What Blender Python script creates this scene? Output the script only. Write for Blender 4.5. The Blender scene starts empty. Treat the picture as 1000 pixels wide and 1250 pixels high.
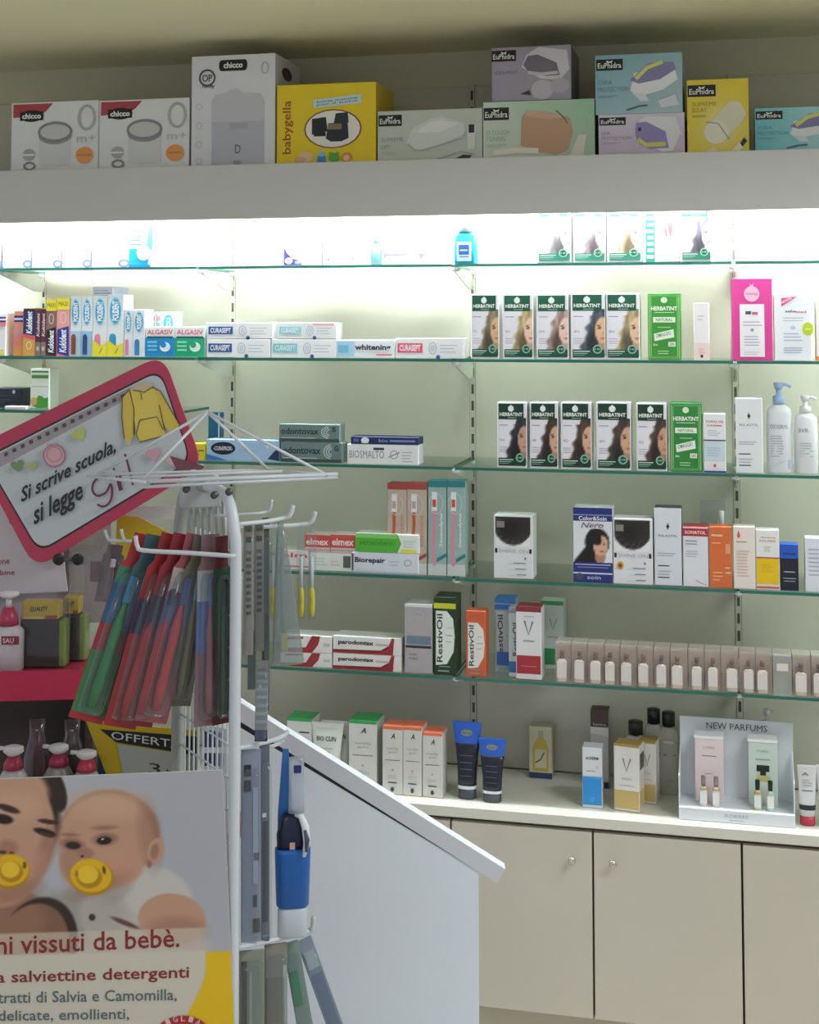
import bpy, bmesh, math, random
import numpy as np
from mathutils import Vector, Matrix
random.seed(7)
SC = bpy.context.scene
COL = SC.collection

# ------------------------------------------------------------------ camera
FPX, YAW, PIT, HOR, DIST, EYE = 1700.0, math.radians(13.2), math.radians(3.5), 394.0, 3.31, 1.62
CY = HOR - FPX*math.tan(PIT)
C0 = Vector((0, -DIST, EYE))
VR = Vector((math.cos(YAW), math.sin(YAW), 0))
VH = Vector((-math.sin(YAW), math.cos(YAW), 0))
VF = VH*math.cos(PIT) + Vector((0, 0, math.sin(PIT)))
VU = -VH*math.sin(PIT) + Vector((0, 0, math.cos(PIT)))
cam = bpy.data.cameras.new('camera'); camo = bpy.data.objects.new('camera', cam); COL.objects.link(camo)
cam.sensor_fit = 'VERTICAL'; cam.sensor_height = 36; cam.lens = FPX/1250*36
cam.shift_y = (CY-625)/1250
camo.location = C0; camo.rotation_euler = (math.pi/2+PIT, 0, YAW)
SC.camera = camo

# ------------------------------------------------------------------ world, lights, exposure
W = bpy.data.worlds.new('world'); SC.world = W; W.use_nodes = True
bg = W.node_tree.nodes['Background']; bg.inputs[0].default_value = (.86, .93, 1.0, 1); bg.inputs[1].default_value = .52
vs = SC.view_settings; vs.view_transform = 'Standard'; vs.look = 'None'; vs.exposure = 0; vs.gamma = 1; vs.use_curve_mapping = False
def area(name, loc, sx, sy, power, col):
    l = bpy.data.lights.new(name, 'AREA'); l.shape = 'RECTANGLE'; l.size = sx; l.size_y = sy; l.energy = power; l.color = col
    o = bpy.data.objects.new(name, l); COL.objects.link(o); o.location = loc; return o
area('added_ceiling_light', (1.3, -1.7, 2.70), 1.2, .6, 36, (.93, .97, 1.0))  # added key light, out of view, to brighten cabinets and worktop
area('added_ceiling_light', (-.6, -4.4, 2.70), 1.2, .6, 18, (.93, .97, 1.0))  # weaker added fill light, unseen behind the camera
TUBE_STRENGTH = 190.0

# ------------------------------------------------------------------ helpers
def ray(px, py): return VF + VR*((px-500)/FPX) - VU*((py-CY)/FPX)
def at(px, py, Y):
    d = ray(px, py); return C0 + d*((Y-C0.y)/d.y)
def atd(px, py, dep):
    d = ray(px, py); return C0 + d*(dep/d.dot(VH))
def lin(h):
    if not isinstance(h, str): return tuple(h)
    h = h.lstrip('#'); r = []
    for i in (0, 2, 4):
        c = int(h[i:i+2], 16)/255
        r.append(c/12.92 if c <= .04045 else ((c+.055)/1.055)**2.4)
    return tuple(r)
MATS = {}
def mat(col, rough=.5, metal=0.0, noise=0.0, scale=40):
    k = (str(col), rough, metal, noise, scale)
    if k in MATS: return MATS[k]
    m = bpy.data.materials.new('paint_%d' % len(MATS)); m.use_nodes = True
    nt = m.node_tree; b = nt.nodes['Principled BSDF']; c = lin(col)
    b.inputs['Base Color'].default_value = (*c, 1); b.inputs['Roughness'].default_value = rough; b.inputs['Metallic'].default_value = metal
    if noise:
        tc = nt.nodes.new('ShaderNodeTexCoord'); n = nt.nodes.new('ShaderNodeTexNoise'); n.inputs['Scale'].default_value = scale; n.inputs['Detail'].default_value = 4
        mx = nt.nodes.new('ShaderNodeMix'); mx.data_type = 'RGBA'
        mx.inputs[6].default_value = (*[v*(1-noise) for v in c], 1); mx.inputs[7].default_value = (*[min(1, v*(1+noise)) for v in c], 1)
        nt.links.new(tc.outputs['Object'], n.inputs['Vector']); nt.links.new(n.outputs['Fac'], mx.inputs[0]); nt.links.new(mx.outputs[2], b.inputs['Base Color'])
    MATS[k] = m; return m
def clear_mat(name, tint, gloss=.12, rough=.05, body=0.0, bodycol='#ffffff'):
    if name in MATS: return MATS[name]
    m = bpy.data.materials.new(name); m.use_nodes = True; nt = m.node_tree
    for n in list(nt.nodes): nt.nodes.remove(n)
    out = nt.nodes.new('ShaderNodeOutputMaterial'); t = nt.nodes.new('ShaderNodeBsdfTransparent'); t.inputs[0].default_value = (*lin(tint), 1)
    g = nt.nodes.new('ShaderNodeBsdfGlossy'); g.inputs['Roughness'].default_value = rough
    lw = nt.nodes.new('ShaderNodeLayerWeight'); lw.inputs[0].default_value = .35
    mp = nt.nodes.new('ShaderNodeMapRange'); mp.inputs[3].default_value = gloss*.35; mp.inputs[4].default_value = min(1, gloss*4)
    nt.links.new(lw.outputs['Facing'], mp.inputs[0])
    mx = nt.nodes.new('ShaderNodeMixShader'); nt.links.new(mp.outputs[0], mx.inputs[0]); nt.links.new(t.outputs[0], mx.inputs[1]); nt.links.new(g.outputs[0], mx.inputs[2])
    last = mx
    if body:
        d = nt.nodes.new('ShaderNodeBsdfDiffuse'); d.inputs[0].default_value = (*lin(bodycol), 1)
        m2 = nt.nodes.new('ShaderNodeMixShader'); m2.inputs[0].default_value = body
        nt.links.new(mx.outputs[0], m2.inputs[1]); nt.links.new(d.outputs[0], m2.inputs[2]); last = m2
    nt.links.new(last.outputs[0], out.inputs[0]); MATS[name] = m; return m
def pic_mat():
    if 'pic' in MATS: return MATS['pic']
    m = bpy.data.materials.new('printed_picture'); m.use_nodes = True; nt = m.node_tree; b = nt.nodes['Principled BSDF']
    a = nt.nodes.new('ShaderNodeAttribute'); a.attribute_name = 'Col'; nt.links.new(a.outputs['Color'], b.inputs['Base Color']); b.inputs['Roughness'].default_value = .45
    MATS['pic'] = m; return m
def emit(col, s):
    m = bpy.data.materials.new('lamp_glow'); m.use_nodes = True; nt = m.node_tree; b = nt.nodes['Principled BSDF']
    b.inputs['Emission Color'].default_value = (*lin(col), 1); b.inputs['Emission Strength'].default_value = s; return m

def link(name, me, parent=None):
    o = bpy.data.objects.new(name, me); COL.objects.link(o)
    if parent: o.parent = parent
    return o
def tag(o, label=None, cat=None, group=None, kind=None):
    if label: o['label'] = label
    if cat: o['category'] = cat
    if group: o['group'] = group
    if kind: o['kind'] = kind
    return o
def thing(name, loc, label, cat, group=None, rz=0):
    o = link(name, None); o.location = loc; o.rotation_euler = (0, 0, rz); return tag(o, label, cat, group)
def mesh(name, V, F, mats, parent=None, mi=None, smooth=False):
    me = bpy.data.meshes.new(name); me.from_pydata([tuple(v) for v in V], [], F)
    for m in (mats if isinstance(mats, (list, tuple)) else [mats]): me.materials.append(m)
    if mi is not None: me.polygons.foreach_set('material_index', mi)
    if smooth: me.polygons.foreach_set('use_smooth', [True]*len(F))
    me.update(); return link(name, me, parent)
class MB:
    def __init__(s): s.V = []; s.F = []
    def add(s, V, F):
        n = len(s.V); s.V += [Vector(v) for v in V]; s.F += [[i+n for i in f] for f in F]; return s
    def box(s, x0, x1, y0, y1, z0, z1):
        V = [(x, y, z) for z in (z0, z1) for y in (y0, y1) for x in (x0, x1)]
        return s.add(V, [(0, 2, 3, 1), (4, 5, 7, 6), (0, 1, 5, 4), (2, 6, 7, 3), (0, 4, 6, 2), (1, 3, 7, 5)])
    def bbox(s, x0, x1, y0, y1, z0, z1, b=.0012, seg=1):
        bm = bmesh.new(); m = MB().box(x0, x1, y0, y1, z0, z1)
        vs_ = [bm.verts.new(v) for v in m.V]
        for f in m.F: bm.faces.new([vs_[i] for i in f])
        bmesh.ops.bevel(bm, geom=bm.edges[:], offset=b, segments=seg, affect='EDGES', profile=.5)
        bm.verts.index_update(); s.add([v.co.copy() for v in bm.verts], [[v.index for v in f.verts] for f in bm.faces]); bm.free(); return s
    def prism(s, pts, d):          # polygon of 3-D points extruded by vector d
        n = len(pts); P = [Vector(p) for p in pts]; d = Vector(d)
        return s.add(P+[p+d for p in P], [list(range(n))[::-1], list(range(n, 2*n))]+[[i, (i+1) % n, n+(i+1) % n, n+i] for i in range(n)])
    def tube(s, pts, r, n=8, cap=True):
        P = [Vector(p) for p in pts]; rs = r if isinstance(r, (list, tuple)) else [r]*len(P)
        V = []; t0 = (P[1]-P[0]).normalized(); a = t0.orthogonal().normalized()
        for i, p in enumerate(P):
            t = ((P[min(i+1, len(P)-1)]-p).normalized()+(p-P[max(i-1, 0)]).normalized()).normalized()
            a = (a-t*a.dot(t)).normalized(); b = t.cross(a)
            V += [p+(a*math.cos(2*math.pi*k/n)+b*math.sin(2*math.pi*k/n))*rs[i] for k in range(n)]
        F = [[i*n+k, i*n+(k+1) % n, (i+1)*n+(k+1) % n, (i+1)*n+k] for i in range(len(P)-1) for k in range(n)]
        if cap: F += [list(range(n))[::-1], [len(V)-n+k for k in range(n)]]
        return s.add(V, F)
    def loft(s, prof, n=20, p=2.0, cx=0, cy=0):  # prof: (z, rx, ry) superellipse rings
        V = []
        for z, rx, ry in prof:
            for k in range(n):
                t = 2*math.pi*k/n; c, q = math.cos(t), math.sin(t)
                V.append((cx+rx*math.copysign(abs(c)**(2/p), c), cy+ry*math.copysign(abs(q)**(2/p), q), z))
        F = [[i*n+k, i*n+(k+1) % n, (i+1)*n+(k+1) % n, (i+1)*n+k] for i in range(len(prof)-1) for k in range(n)]
        F += [list(range(n))[::-1], [len(V)-n+k for k in range(n)]]
        return s.add(V, F)
    def build(s, name, m, parent=None, smooth=False): return mesh(name, s.V, s.F, m, parent, smooth=smooth)
def bend(pts, steps=6):           # Catmull-Rom through points
    P = [Vector(p) for p in pts]; out = []
    for i in range(len(P)-1):
        p0, p1, p2, p3 = P[max(i-1, 0)], P[i], P[i+1], P[min(i+2, len(P)-1)]
        for k in range(steps):
            t = k/steps; out.append(.5*((2*p1)+(p2-p0)*t+(2*p0-5*p1+4*p2-p3)*t*t+(3*p1-p0-3*p2+p3)*t**3))
    return out+[P[-1]]

# ---- flat print: shapes and lettering laid on a face
TXT = {}
def textmesh(s, shear=0, bold=0):
    k = (s, shear, bold)
    if k in TXT: return TXT[k]
    cu = bpy.data.curves.new('t', 'FONT'); cu.body = s; cu.resolution_u = 2; cu.shear = shear; cu.offset = bold; cu.fill_mode = 'FRONT'
    ob = bpy.data.objects.new('t', cu); me = ob.to_mesh()
    V = np.array([v.co[:2] for v in me.vertices]) if len(me.vertices) else np.zeros((1, 2)); F = [list(p.vertices) for p in me.polygons]
    ob.to_mesh_clear(); bpy.data.objects.remove(ob); bpy.data.curves.remove(cu)
    lo, hi = V.min(0), V.max(0); V = (V-lo)/np.maximum(hi-lo, 1e-6); TXT[k] = (V, F); return TXT[k]
def R(u0, v0, u1, v1, c, part='colour_band'): return ('poly', [(u0, v0), (u1, v0), (u1, v1), (u0, v1)], c, part)
def P(pts, c, part='printed_shape'): return ('poly', pts, c, part)
def E(cu, cv, ru, rv, c, part='printed_emblem', ang=0, n=20):
    return ('poly', [(cu+ru*math.cos(2*math.pi*k/n), cv+rv*math.sin(2*math.pi*k/n)) for k in range(n)], c, part)
def T(u0, v0, u1, v1, s, c, rot=0, shear=0, bold=.012, part='lettering'):
    if rot == 0: return ('text', (u0, v0), (u1-u0, 0), (0, v1-v0), s, c, shear, bold, part)
    if rot == 90: return ('text', (u1, v0), (0, v1-v0), (u0-u1, 0), s, c, shear, bold, part)
def TA(o, ex, ey, s, c, shear=0, bold=.012, part='lettering'): return ('text', o, ex, ey, s, c, shear, bold, part)
def L(pts, w, c, part='printed_line', closed=False): return ('line', pts, w, c, part, closed)
def O(cu, cv, ru, rv, w, c, part='printed_emblem', n=20): return ('line', [(cu+ru*math.cos(2*math.pi*k/n), cv+rv*math.sin(2*math.pi*k/n)) for k in range(n)], w, c, part, True)
def LN(u0, v0, u1, v1, n, c, t=.35):     # a block of fine print too small to read
    out = []; h = (v1-v0)/n; rr = random.Random(int(u0*977+v0*131+n))
    for i in range(n): out.append(R(u0, v0+i*h, u0+(u1-u0)*(.65+.35*rr.random()), v0+i*h+h*t, c, 'fine_print'))
    return out
def PIC(u0, v0, u1, v1, nx, ny, fn, part='printed_picture'): return ('pic', u0, v0, u1, v1, nx, ny, fn, part)
def inset_poly(pts, d):   # offset closed loop outwards by d (metres)
    n = len(pts); out = []
    ar = sum(pts[i][0]*pts[(i+1) % n][1]-pts[(i+1) % n][0]*pts[i][1] for i in range(n)); sg = 1 if ar > 0 else -1
    for i in range(n):
        a, b, c = [np.array(pts[(i+k-1) % n], float) for k in range(3)]
        t1 = (b-a)/max(np.linalg.norm(b-a), 1e-9); t2 = (c-b)/max(np.linalg.norm(c-b), 1e-9); t = t1+t2; t /= max(np.linalg.norm(t), 1e-9)
        out.append((b[0]+sg*d*t[1], b[1]-sg*d*t[0]))
    return out
def prints(prims, mapper, Wd, Ht, parent, step=.00012, base=.0003):
    groups = {}
    layer = 0
    for pr in prims:
        layer += 1; off = base+step*layer; k = pr[0]
        if k == 'pic':
            _, u0, v0, u1, v1, nx, ny, fn, part = pr
            gu, gv = np.meshgrid(np.linspace(0, 1, nx+1), np.linspace(0, 1, ny+1))
            rgb = np.clip(fn(gu.ravel(), gv.ravel()), 0, 1)
            V = [mapper((u0+(u1-u0)*a)*Wd, (v0+(v1-v0)*b)*Ht, off) for a, b in zip(gu.ravel(), gv.ravel())]
            F = [[j*(nx+1)+i, j*(nx+1)+i+1, (j+1)*(nx+1)+i+1, (j+1)*(nx+1)+i] for j in range(ny) for i in range(nx)]
            o = mesh(part, V, F, pic_mat(), parent); at_ = o.data.color_attributes.new('Col', 'FLOAT_COLOR', 'POINT')
            l = np.where(rgb <= .04045, rgb/12.92, ((rgb+.055)/1.055)**2.4)
            at_.data.foreach_set('color', np.column_stack([l, np.ones(len(l))]).astype(np.float32).ravel())
            continue
        if k == 'poly': _, pts, c, part = pr; V2 = [(a*Wd, b*Ht) for a, b in pts]; F = [list(range(len(V2)))]
        elif k == 'line':
            _, pts, w, c, part, closed = pr; Q = [np.array((a*Wd, b*Ht)) for a, b in pts]; w = w*Wd/2; V2 = []; n = len(Q)
            for i in range(n):
                a = Q[(i-1) % n] if (closed or i) else Q[i]; b = Q[(i+1) % n] if (closed or i < n-1) else Q[i]
                t = b-a; t = t/max(np.linalg.norm(t), 1e-9); nn = np.array((-t[1], t[0]))*w; V2 += [Q[i]+nn, Q[i]-nn]
            F = [[2*i, 2*i+1, 2*((i+1) % n)+1, 2*((i+1) % n)] for i in range(n if closed else n-1)]
        elif k == 'text':
            _, o, ex, ey, s, c, sh, bo, part = pr; Vt, F = textmesh(s, sh, bo)
            V2 = [((o[0]+ex[0]*a+ey[0]*b)*Wd, (o[1]+ex[1]*a+ey[1]*b)*Ht) for a, b in Vt]
        key = part if part == 'fine_print' else (part, layer)
        g = groups.setdefault(key, [[], [], [], []]); n0 = len(g[0]); m = mat(c, .45)
        if m not in g[2]: g[2].append(m)
        g[0] += [mapper(x, y, off) for x, y in V2]; g[1] += [[i+n0 for i in f] for f in F]; g[3] += [g[2].index(m)]*len(F)
    for part, g in groups.items():
        o = mesh(part if isinstance(part, str) else part[0], g[0], g[1], g[2], parent, g[3])
        if part == 'fine_print': o['kind'] = 'stuff'

TOPZ = {}
SHELF = dict(top=(1.9825, -.295), s1=(1.752, -.24), s2=(1.539, -.24), s3=(1.299, -.24), s4=(1.055, -.24), s5=(.839, -.24), ctr=(.574, -.28), left3=(1.41, -.24))
def carton(sh, x0, x1, yt, label, prims=(), col='#f1f1f0', name='carton', cat='box', depth=.05, sb=.02, group=None, rz=0, on=None, side=None, top=None, right=(), bev=.0012, zb=None):
    z0, yf = SHELF[sh]; Y = yf+sb
    if on is not None: z0 = TOPZ[on.name]
    ym = HOR
    ym = (yt + yt+60)/2
    xa, xb = at(x0, ym, Y).x, at(x1, ym, Y).x; zt = at((x0+x1)/2, yt, Y).z
    w, h = xb-xa, zt-z0
    if h < .008: h = .008
    m = MB(); m.bbox(-w/2, w/2, 0, depth, 0, h, min(bev, h*.2))
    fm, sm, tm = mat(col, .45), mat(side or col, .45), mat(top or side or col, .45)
    o = mesh(name, m.V, m.F, [fm, sm, tm]); me = o.data; me.update()
    mi = []
    for p in me.polygons: mi.append(2 if abs(p.normal.z) > .6 else (0 if p.normal.y < -.6 else 1))
    me.polygons.foreach_set('material_index', mi)
    o.location = ((xa+xb)/2, Y, z0+.0004); o.rotation_euler = (0, 0, rz); TOPZ[o.name] = z0+h+.0006
    tag(o, label, cat, group)
    if prims: prints(prims, lambda x, y, off: (x-w/2, -off, y), w, h, o)
    if right: prints([r for r in right], lambda x, y, off: (w/2+off, x, y), depth, h, o)
    return o

# ------------------------------------------------------------------ the setting
WALLC, CAB = '#c6c2b2', '#cdc6b8'
XL, XR = -2.75, 1.25
wb = MB().box(-3.6, 3.2, .012, .10, 0, 2.9).build('wall_back', mat('#cdc8ae', .7, noise=.04, scale=6)); tag(wb, 'pale olive back wall behind the shelves', 'wall', kind='structure')
UP = [-2.27, -1.753, -1.232, -.62, -.005, .61, 1.225]
for a, b in zip(UP[:-1], UP[1:]):
    MB().bbox(a+.007, b-.007, .0, .0118, .576, 2.195, .0008).build('wall_panel', mat(WALLC, .55, noise=.03, scale=5), wb)
fl = MB().box(-3.6, 3.2, -6, .012, -.05, 0).build('floor', mat('#c0b9a8', .45, noise=.06, scale=3)); tag(fl, 'beige floor of the shop', 'floor', kind='structure')
ce = MB().box(-3.6, 3.2, -6, -.95, 2.75, 2.82).build('ceiling', mat('#d6d6cf', .8)); tag(ce, 'white shop ceiling', 'ceiling', kind='structure')
so = MB().box(-3.6, 3.2, -.95, .012, 2.284, 2.82).build('ceiling_soffit', mat('#eae4c0', .75, noise=.03, scale=4)); tag(so, 'low olive white ceiling soffit over the shelving', 'soffit', kind='structure')
for loc in ((1.3, -1.7), (-.6, -4.4)):  # added glowing panels to house the two unseen room lights
    t = thing('added_ceiling_lamp', (loc[0], loc[1], 2.72), 'flat rectangular lamp added to the shop ceiling out of view', 'lamp', 'added unseen ceiling lamps')
    m = MB(); m.box(-.64, .64, -.34, -.3, -.015, .03).box(-.64, .64, .3, .34, -.015, .03).box(-.64, -.6, -.3, .3, -.015, .03).box(.6, .64, -.3, .3, -.015, .03); m.build('frame', mat('#e8e8e8', .4), t)
    MB().box(-.6, .6, -.3, .3, .005, .025).build('diffuser', emit('#f4f8ff', 2.0), t)
# uprights with their slots
UPN = ['at the far end of the shelf wall', 'beside the denture adhesive boxes', 'behind the wire rack, by the toothpaste cartons', 'between the toothpaste bay and the hair dye bay', 'between the hair dye bay and the lotion bottles', 'past the lotion bottles', 'closing the end bay']
for i, x in enumerate(UP):
    t = thing('shelf_upright', (x, 0, .6), 'slotted metal upright strip ' + UPN[i], 'upright', 'slotted uprights between the wall panels')
    MB().box(-.0065, .0065, -.002, .0115, 0, 1.60).build('strip', mat('#c2bdae', .5), t)
    m = MB()
    for k in range(40): m.box(-.003, .003, -.0026, -.0018, .02+k*.0395, .043+k*.0395)
    m.build('slots', mat('#4a4840', .7), t)
# worktop, cabinets, plinth
wt = MB().bbox(UP[0], UP[-1], -.28, -.0005, .55, .574, .002).build('worktop', mat('#dedcd0', .28, noise=.015, scale=8)); tag(wt, 'long cream laminate worktop on the low cabinets', 'worktop')
pl = MB().box(UP[0], UP[-1], -.255, -.03, 0, .155).build('plinth', mat('#b3ad9a', .5)); tag(pl, 'olive grey plinth strip below the cabinet doors', 'plinth')
CL = {0: 'cream two-door low cabinet half hidden behind the sloping desk', 1: 'cream two-door low cabinet with two small round metal knobs', 2: 'cream two-door low cabinet standing under the parfum display', 3: 'cream low cabinet under the parfum display, door without visible knob'}
for i, (a, b) in enumerate(zip(UP[2:-1], UP[3:])):
    cx = (a+b)/2; w = b-a
    t = thing('low_cabinet', (cx, -.262, .156), CL[i], 'cabinet', 'row of low cabinets under the worktop')
    MB().box(-w/2+.0005, w/2-.0005, .004, .25, 0, .393).build('body', mat('#5c5648', .7), t)
    for s in (-1, 1):
        d = link('door', None, t)
        x0, x1 = (-w/2+.0022, -.0022) if s < 0 else (.0022, w/2-.0022)
        m = MB().bbox(x0, x1, -.014, .003, .001, .384, .0012)
        bpy.data.objects.remove(d); d = m.build('door', mat(CAB, .5, noise=.02, scale=7), t)
        kx = -.043 if s < 0 else .043
        k = MB().loft([(0, .0035, .0035), (.008, .0035, .0035), (.010, .007, .007), (.015, .0085, .0085), (.019, .007, .007), (.021, .003, .003)], 14)
        kb = k.build('knob', mat('#c9c4b8', .2, .9), d, True); kb.rotation_euler = (math.pi/2, 0, 0); kb.location = (kx, -.013, .328)
# glass shelves on brackets
GL = clear_mat('shelf_glass', '#f6fbf8', .05, .02); GE = mat('#2e7264', .2)
def glass(x0, x1, z, label, grp, y0=-.24):
    m = MB().box(x0, x1, y0, -.003, z-.0065, z); o = mesh('glass_shelf', m.V, m.F, [GL, GE]); tag(o, label, 'shelf', grp)
    o.data.polygons.foreach_set('material_index', [0, 0, 1, 0, 1, 1]); return o
NM = {'s1': 'top', 's2': 'second', 's3': 'third', 's4': 'fourth', 's5': 'lowest'}
for k, nm in NM.items():
    z = SHELF[k][0]
    for j, (a, b) in enumerate(zip(UP[:-1], UP[1:])):
        if k == 's3' and j < 2: continue
        if k in ('s4', 's5') and j < 1: continue
        if k == 's3' and j == 2: a -= .045
        glass(a+.004, b-.004, z, '%s glass shelf with teal edge, %s' % (nm, ['far end bay', 'narrow bay behind the tilted sign', 'bay of toothpaste boxes', 'bay of hair dye boxes', 'bay of lotion bottles', 'end bay'][j]), '%s row of glass shelves' % nm)
for j in (0, 1): glass(UP[j]+.004, UP[j+1]-.06 if j else UP[j+1]-.004, 1.41, 'short glass shelf behind the tilted pink sign' if j else 'short glass shelf holding the dark navy box', 'short glass shelves', -.24)
BR = mat('#d5d8cf', .35)
for k in NM:
    z = SHELF[k][0]-.0069
    for i, x in enumerate(UP[1:-1]):
        if k in ('s3', 's4', 's5') and i < 1: continue
        t = thing('shelf_bracket', (x, 0, z), 'tapered bracket of the %s glass shelf %s' % (NM[k], UPN[i+1]), 'bracket', 'brackets under the %s glass shelf' % NM[k])
        m = MB().prism([(-.0015, -.002, 0), (-.0015, -.215, 0), (-.0015, -.215, -.010), (-.0015, -.05, -.045), (-.0015, -.002, -.045)], (.003, 0, 0)); m.build('arm', BR, t)
        for y in (-.205, -.02): MB().loft([(-.009, .007, .007), (-.0075, .010, .010), (0, .010, .010)], 14, cy=y).build('suction_pad', mat('#e9efec', .25), t, True)
# fascia shelf with lamps behind it
t = thing('display_fascia', ((UP[0]+UP[-1])/2, 0, 1.857), 'long grey white fascia board hiding the strip lamps', 'fascia'); hw = (UP[-1]-UP[0])/2
FA = mat('#cfcecc', .6, noise=.015, scale=9)
MB().bbox(-hw, hw, -.318, -.300, 0, .124, .001).build('front_board', FA, t)
MB().box(-hw, hw, -.300, -.003, .106, .1238).build('top_board', mat('#b8b6a4', .6), t)
TB = emit('#f4f9ff', TUBE_STRENGTH)
for j, (a, b) in enumerate(zip(UP[:-1], UP[1:])):
    t = thing('strip_lamp', ((a+b)/2, -.245, 1.962), 'fluorescent strip lamp behind the fascia', 'lamp', 'fluorescent strip lamps behind the fascia'); h = (b-a)/2-.012
    MB().box(-h, h, -.02, .02, -.016, .0).build('housing', mat('#e6e6e6', .4), t)
    MB().tube([(-h+.02, 0, -.038), (h-.02, 0, -.038)], .011, 12).build('tube', TB, t, True)
    for s in (-1, 1): MB().box(s*h-.012, s*h+.012, -.014, .014, -.052, -.014).build('socket', mat('#dddddd', .5), t)
#OBJECTS
# ------------------------------------------------------------------ cartons on top of the fascia
INK, WHT = '#1d1d1f', '#f4f4f2'
def logo_dark(u0, v0, u1, v1, s): return [R(u0, v0, u1, v1, '#161718', 'logo_block'), T(u0+.06*(u1-u0), v0+.2*(v1-v0), u1-.06*(u1-u0), v0+.68*(v1-v0), s, '#f2f2ee'),
    P([(u0+.42*(u1-u0), v0+.68*(v1-v0)), (u0+.58*(u1-u0), v0+.68*(v1-v0)), (u0+.63*(u1-u0), v0+.9*(v1-v0)), (u0+.5*(u1-u0), v0+.78*(v1-v0)), (u0+.37*(u1-u0), v0+.9*(v1-v0))], '#f2f2ee')]
def cup_box(): return [P([(0.02, .975), (.48, .975), (.40, .86), (.30, .80), (.02, .78)], '#b4444c'), E(.235, .80, .14, .085, '#141414', 'logo_block'), R(.10, .735, .37, .865, '#141414', 'logo_block'), T(.125, .76, .345, .84, 'chicco', '#ffffff', bold=.03),
    P([(.33, .09), (.69, .09), (.69, .52), (.33, .52)], '#dcdcde'), E(.51, .1, .18, .04, '#dcdcde'), E(.51, .50, .19, .12, '#9a9a9c'), E(.51, .55, .19, .12, '#cfcfd0'), O(.51, .56, .185, .13, .028, '#8d8d90'),
    O(.87, .75, .09, .17, .03, '#b9b9bb'), T(.76, .4, .97, .5, 'm+', '#c3c3c6', bold=0), E(.85, .21, .1, .12, '#f0a35a'), R(.77, .2, .93, .225, '#d98a45'),
    E(.21, .24, .07, .085, '#b0b0b2'), R(.14, .225, .28, .25, '#f0f0f0'), O(.22, .075, .06, .05, .02, '#8a8a8c'), R(.0, 0, .004, 1, '#cfcfcf')]
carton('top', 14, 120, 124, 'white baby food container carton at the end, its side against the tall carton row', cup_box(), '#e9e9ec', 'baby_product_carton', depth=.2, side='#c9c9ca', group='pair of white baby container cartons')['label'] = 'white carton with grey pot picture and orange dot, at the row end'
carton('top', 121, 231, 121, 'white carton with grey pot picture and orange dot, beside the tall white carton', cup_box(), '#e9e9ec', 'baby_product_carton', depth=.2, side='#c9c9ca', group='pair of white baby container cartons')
tall = [R(.36, .855, .64, .955, '#141414', 'logo_block'), E(.36, .905, .03, .05, '#141414', 'logo_block'), E(.64, .905, .03, .05, '#141414', 'logo_block'), T(.385, .88, .615, .935, 'chicco', '#ffffff', bold=.03),
    O(.19, .8, .09, .07, .022, '#55555a'), T(.13, .765, .25, .83, 'OP', '#3a3a3d'), T(.13, .70, .28, .74, 'Family', '#3a3a3d', shear=.2), O(.88, .87, .04, .05, .012, '#b5b5ba'),
    P([(.25, 0), (.25, .58), (.29, .64), (.42, .65), (.48, .69), (.56, .69), (.62, .65), (.82, .64), (.87, .58), (.87, 0)], '#cfcfd8', 'device_picture'), P([(.25, 0), (.25, .40), (.87, .40), (.87, 0)], '#c2c2cf', 'device_picture'), R(.46, .33, .68, .385, '#b4b4c0'), T(.53, .11, .6, .19, 'D', '#6e6e78'), E(.56, .03, .05, .02, '#9a9aa6')]
for v in (.05, .2, .37, .54): tall.append(O(.1, v, .035, .026, .008, '#c6c6cc'))
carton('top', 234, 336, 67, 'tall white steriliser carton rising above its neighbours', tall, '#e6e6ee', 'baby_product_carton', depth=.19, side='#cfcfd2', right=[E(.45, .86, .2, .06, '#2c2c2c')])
ybox = [T(.06, .13, .17, .80, 'babygella', '#b0512d', 90), E(.57, .43, .29, .245, '#8d3f3a'), E(.57, .43, .275, .23, '#f3efe8'),
    P([(.36, .36), (.36, .56), (.5, .58), (.52, .40)], '#22262c'), P([(.5, .31), (.53, .50), (.72, .50), (.73, .31), (.66, .27), (.55, .27)], '#262b33'), P([(.58, .5), (.6, .62), (.72, .63), (.73, .5)], '#2b3038'), R(.52, .42, .66, .49, '#8d7c66', 'printed_picture'), R(.38, .34, .5, .39, '#1a1d22'),
    P([(.38, .69), (.86, .74), (.855, .85), (.37, .80)], '#cfe4e6', 'slogan_panel'), TA((.41, .755), (.41, .04), (0, .03), 'borsa mamma', '#5b7f8c'), TA((.41, .715), (.41, .04), (0, .03), 'per il bebe', '#5b7f8c'),
    E(.30, .08, .075, .07, '#f3c9a4'), E(.24, .05, .06, .04, '#e7b58c'), P([(.41, 0), (.51, 0), (.5, .09), (.42, .09)], '#3a8fd0'), E(.46, .12, .035, .035, '#8ec9ea'), E(.585, .07, .055, .06, '#5bb04a'), E(.55, .12, .018, .02, '#5bb04a'), E(.62, .12, .018, .02, '#5bb04a'), E(.71, .07, .055, .06, '#f0924a'), E(.71, .06, .03, .035, '#f7d3a8')]
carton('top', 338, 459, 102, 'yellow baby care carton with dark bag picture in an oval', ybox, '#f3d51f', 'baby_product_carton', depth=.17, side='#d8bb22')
GT = '#9aa09a'
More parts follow.
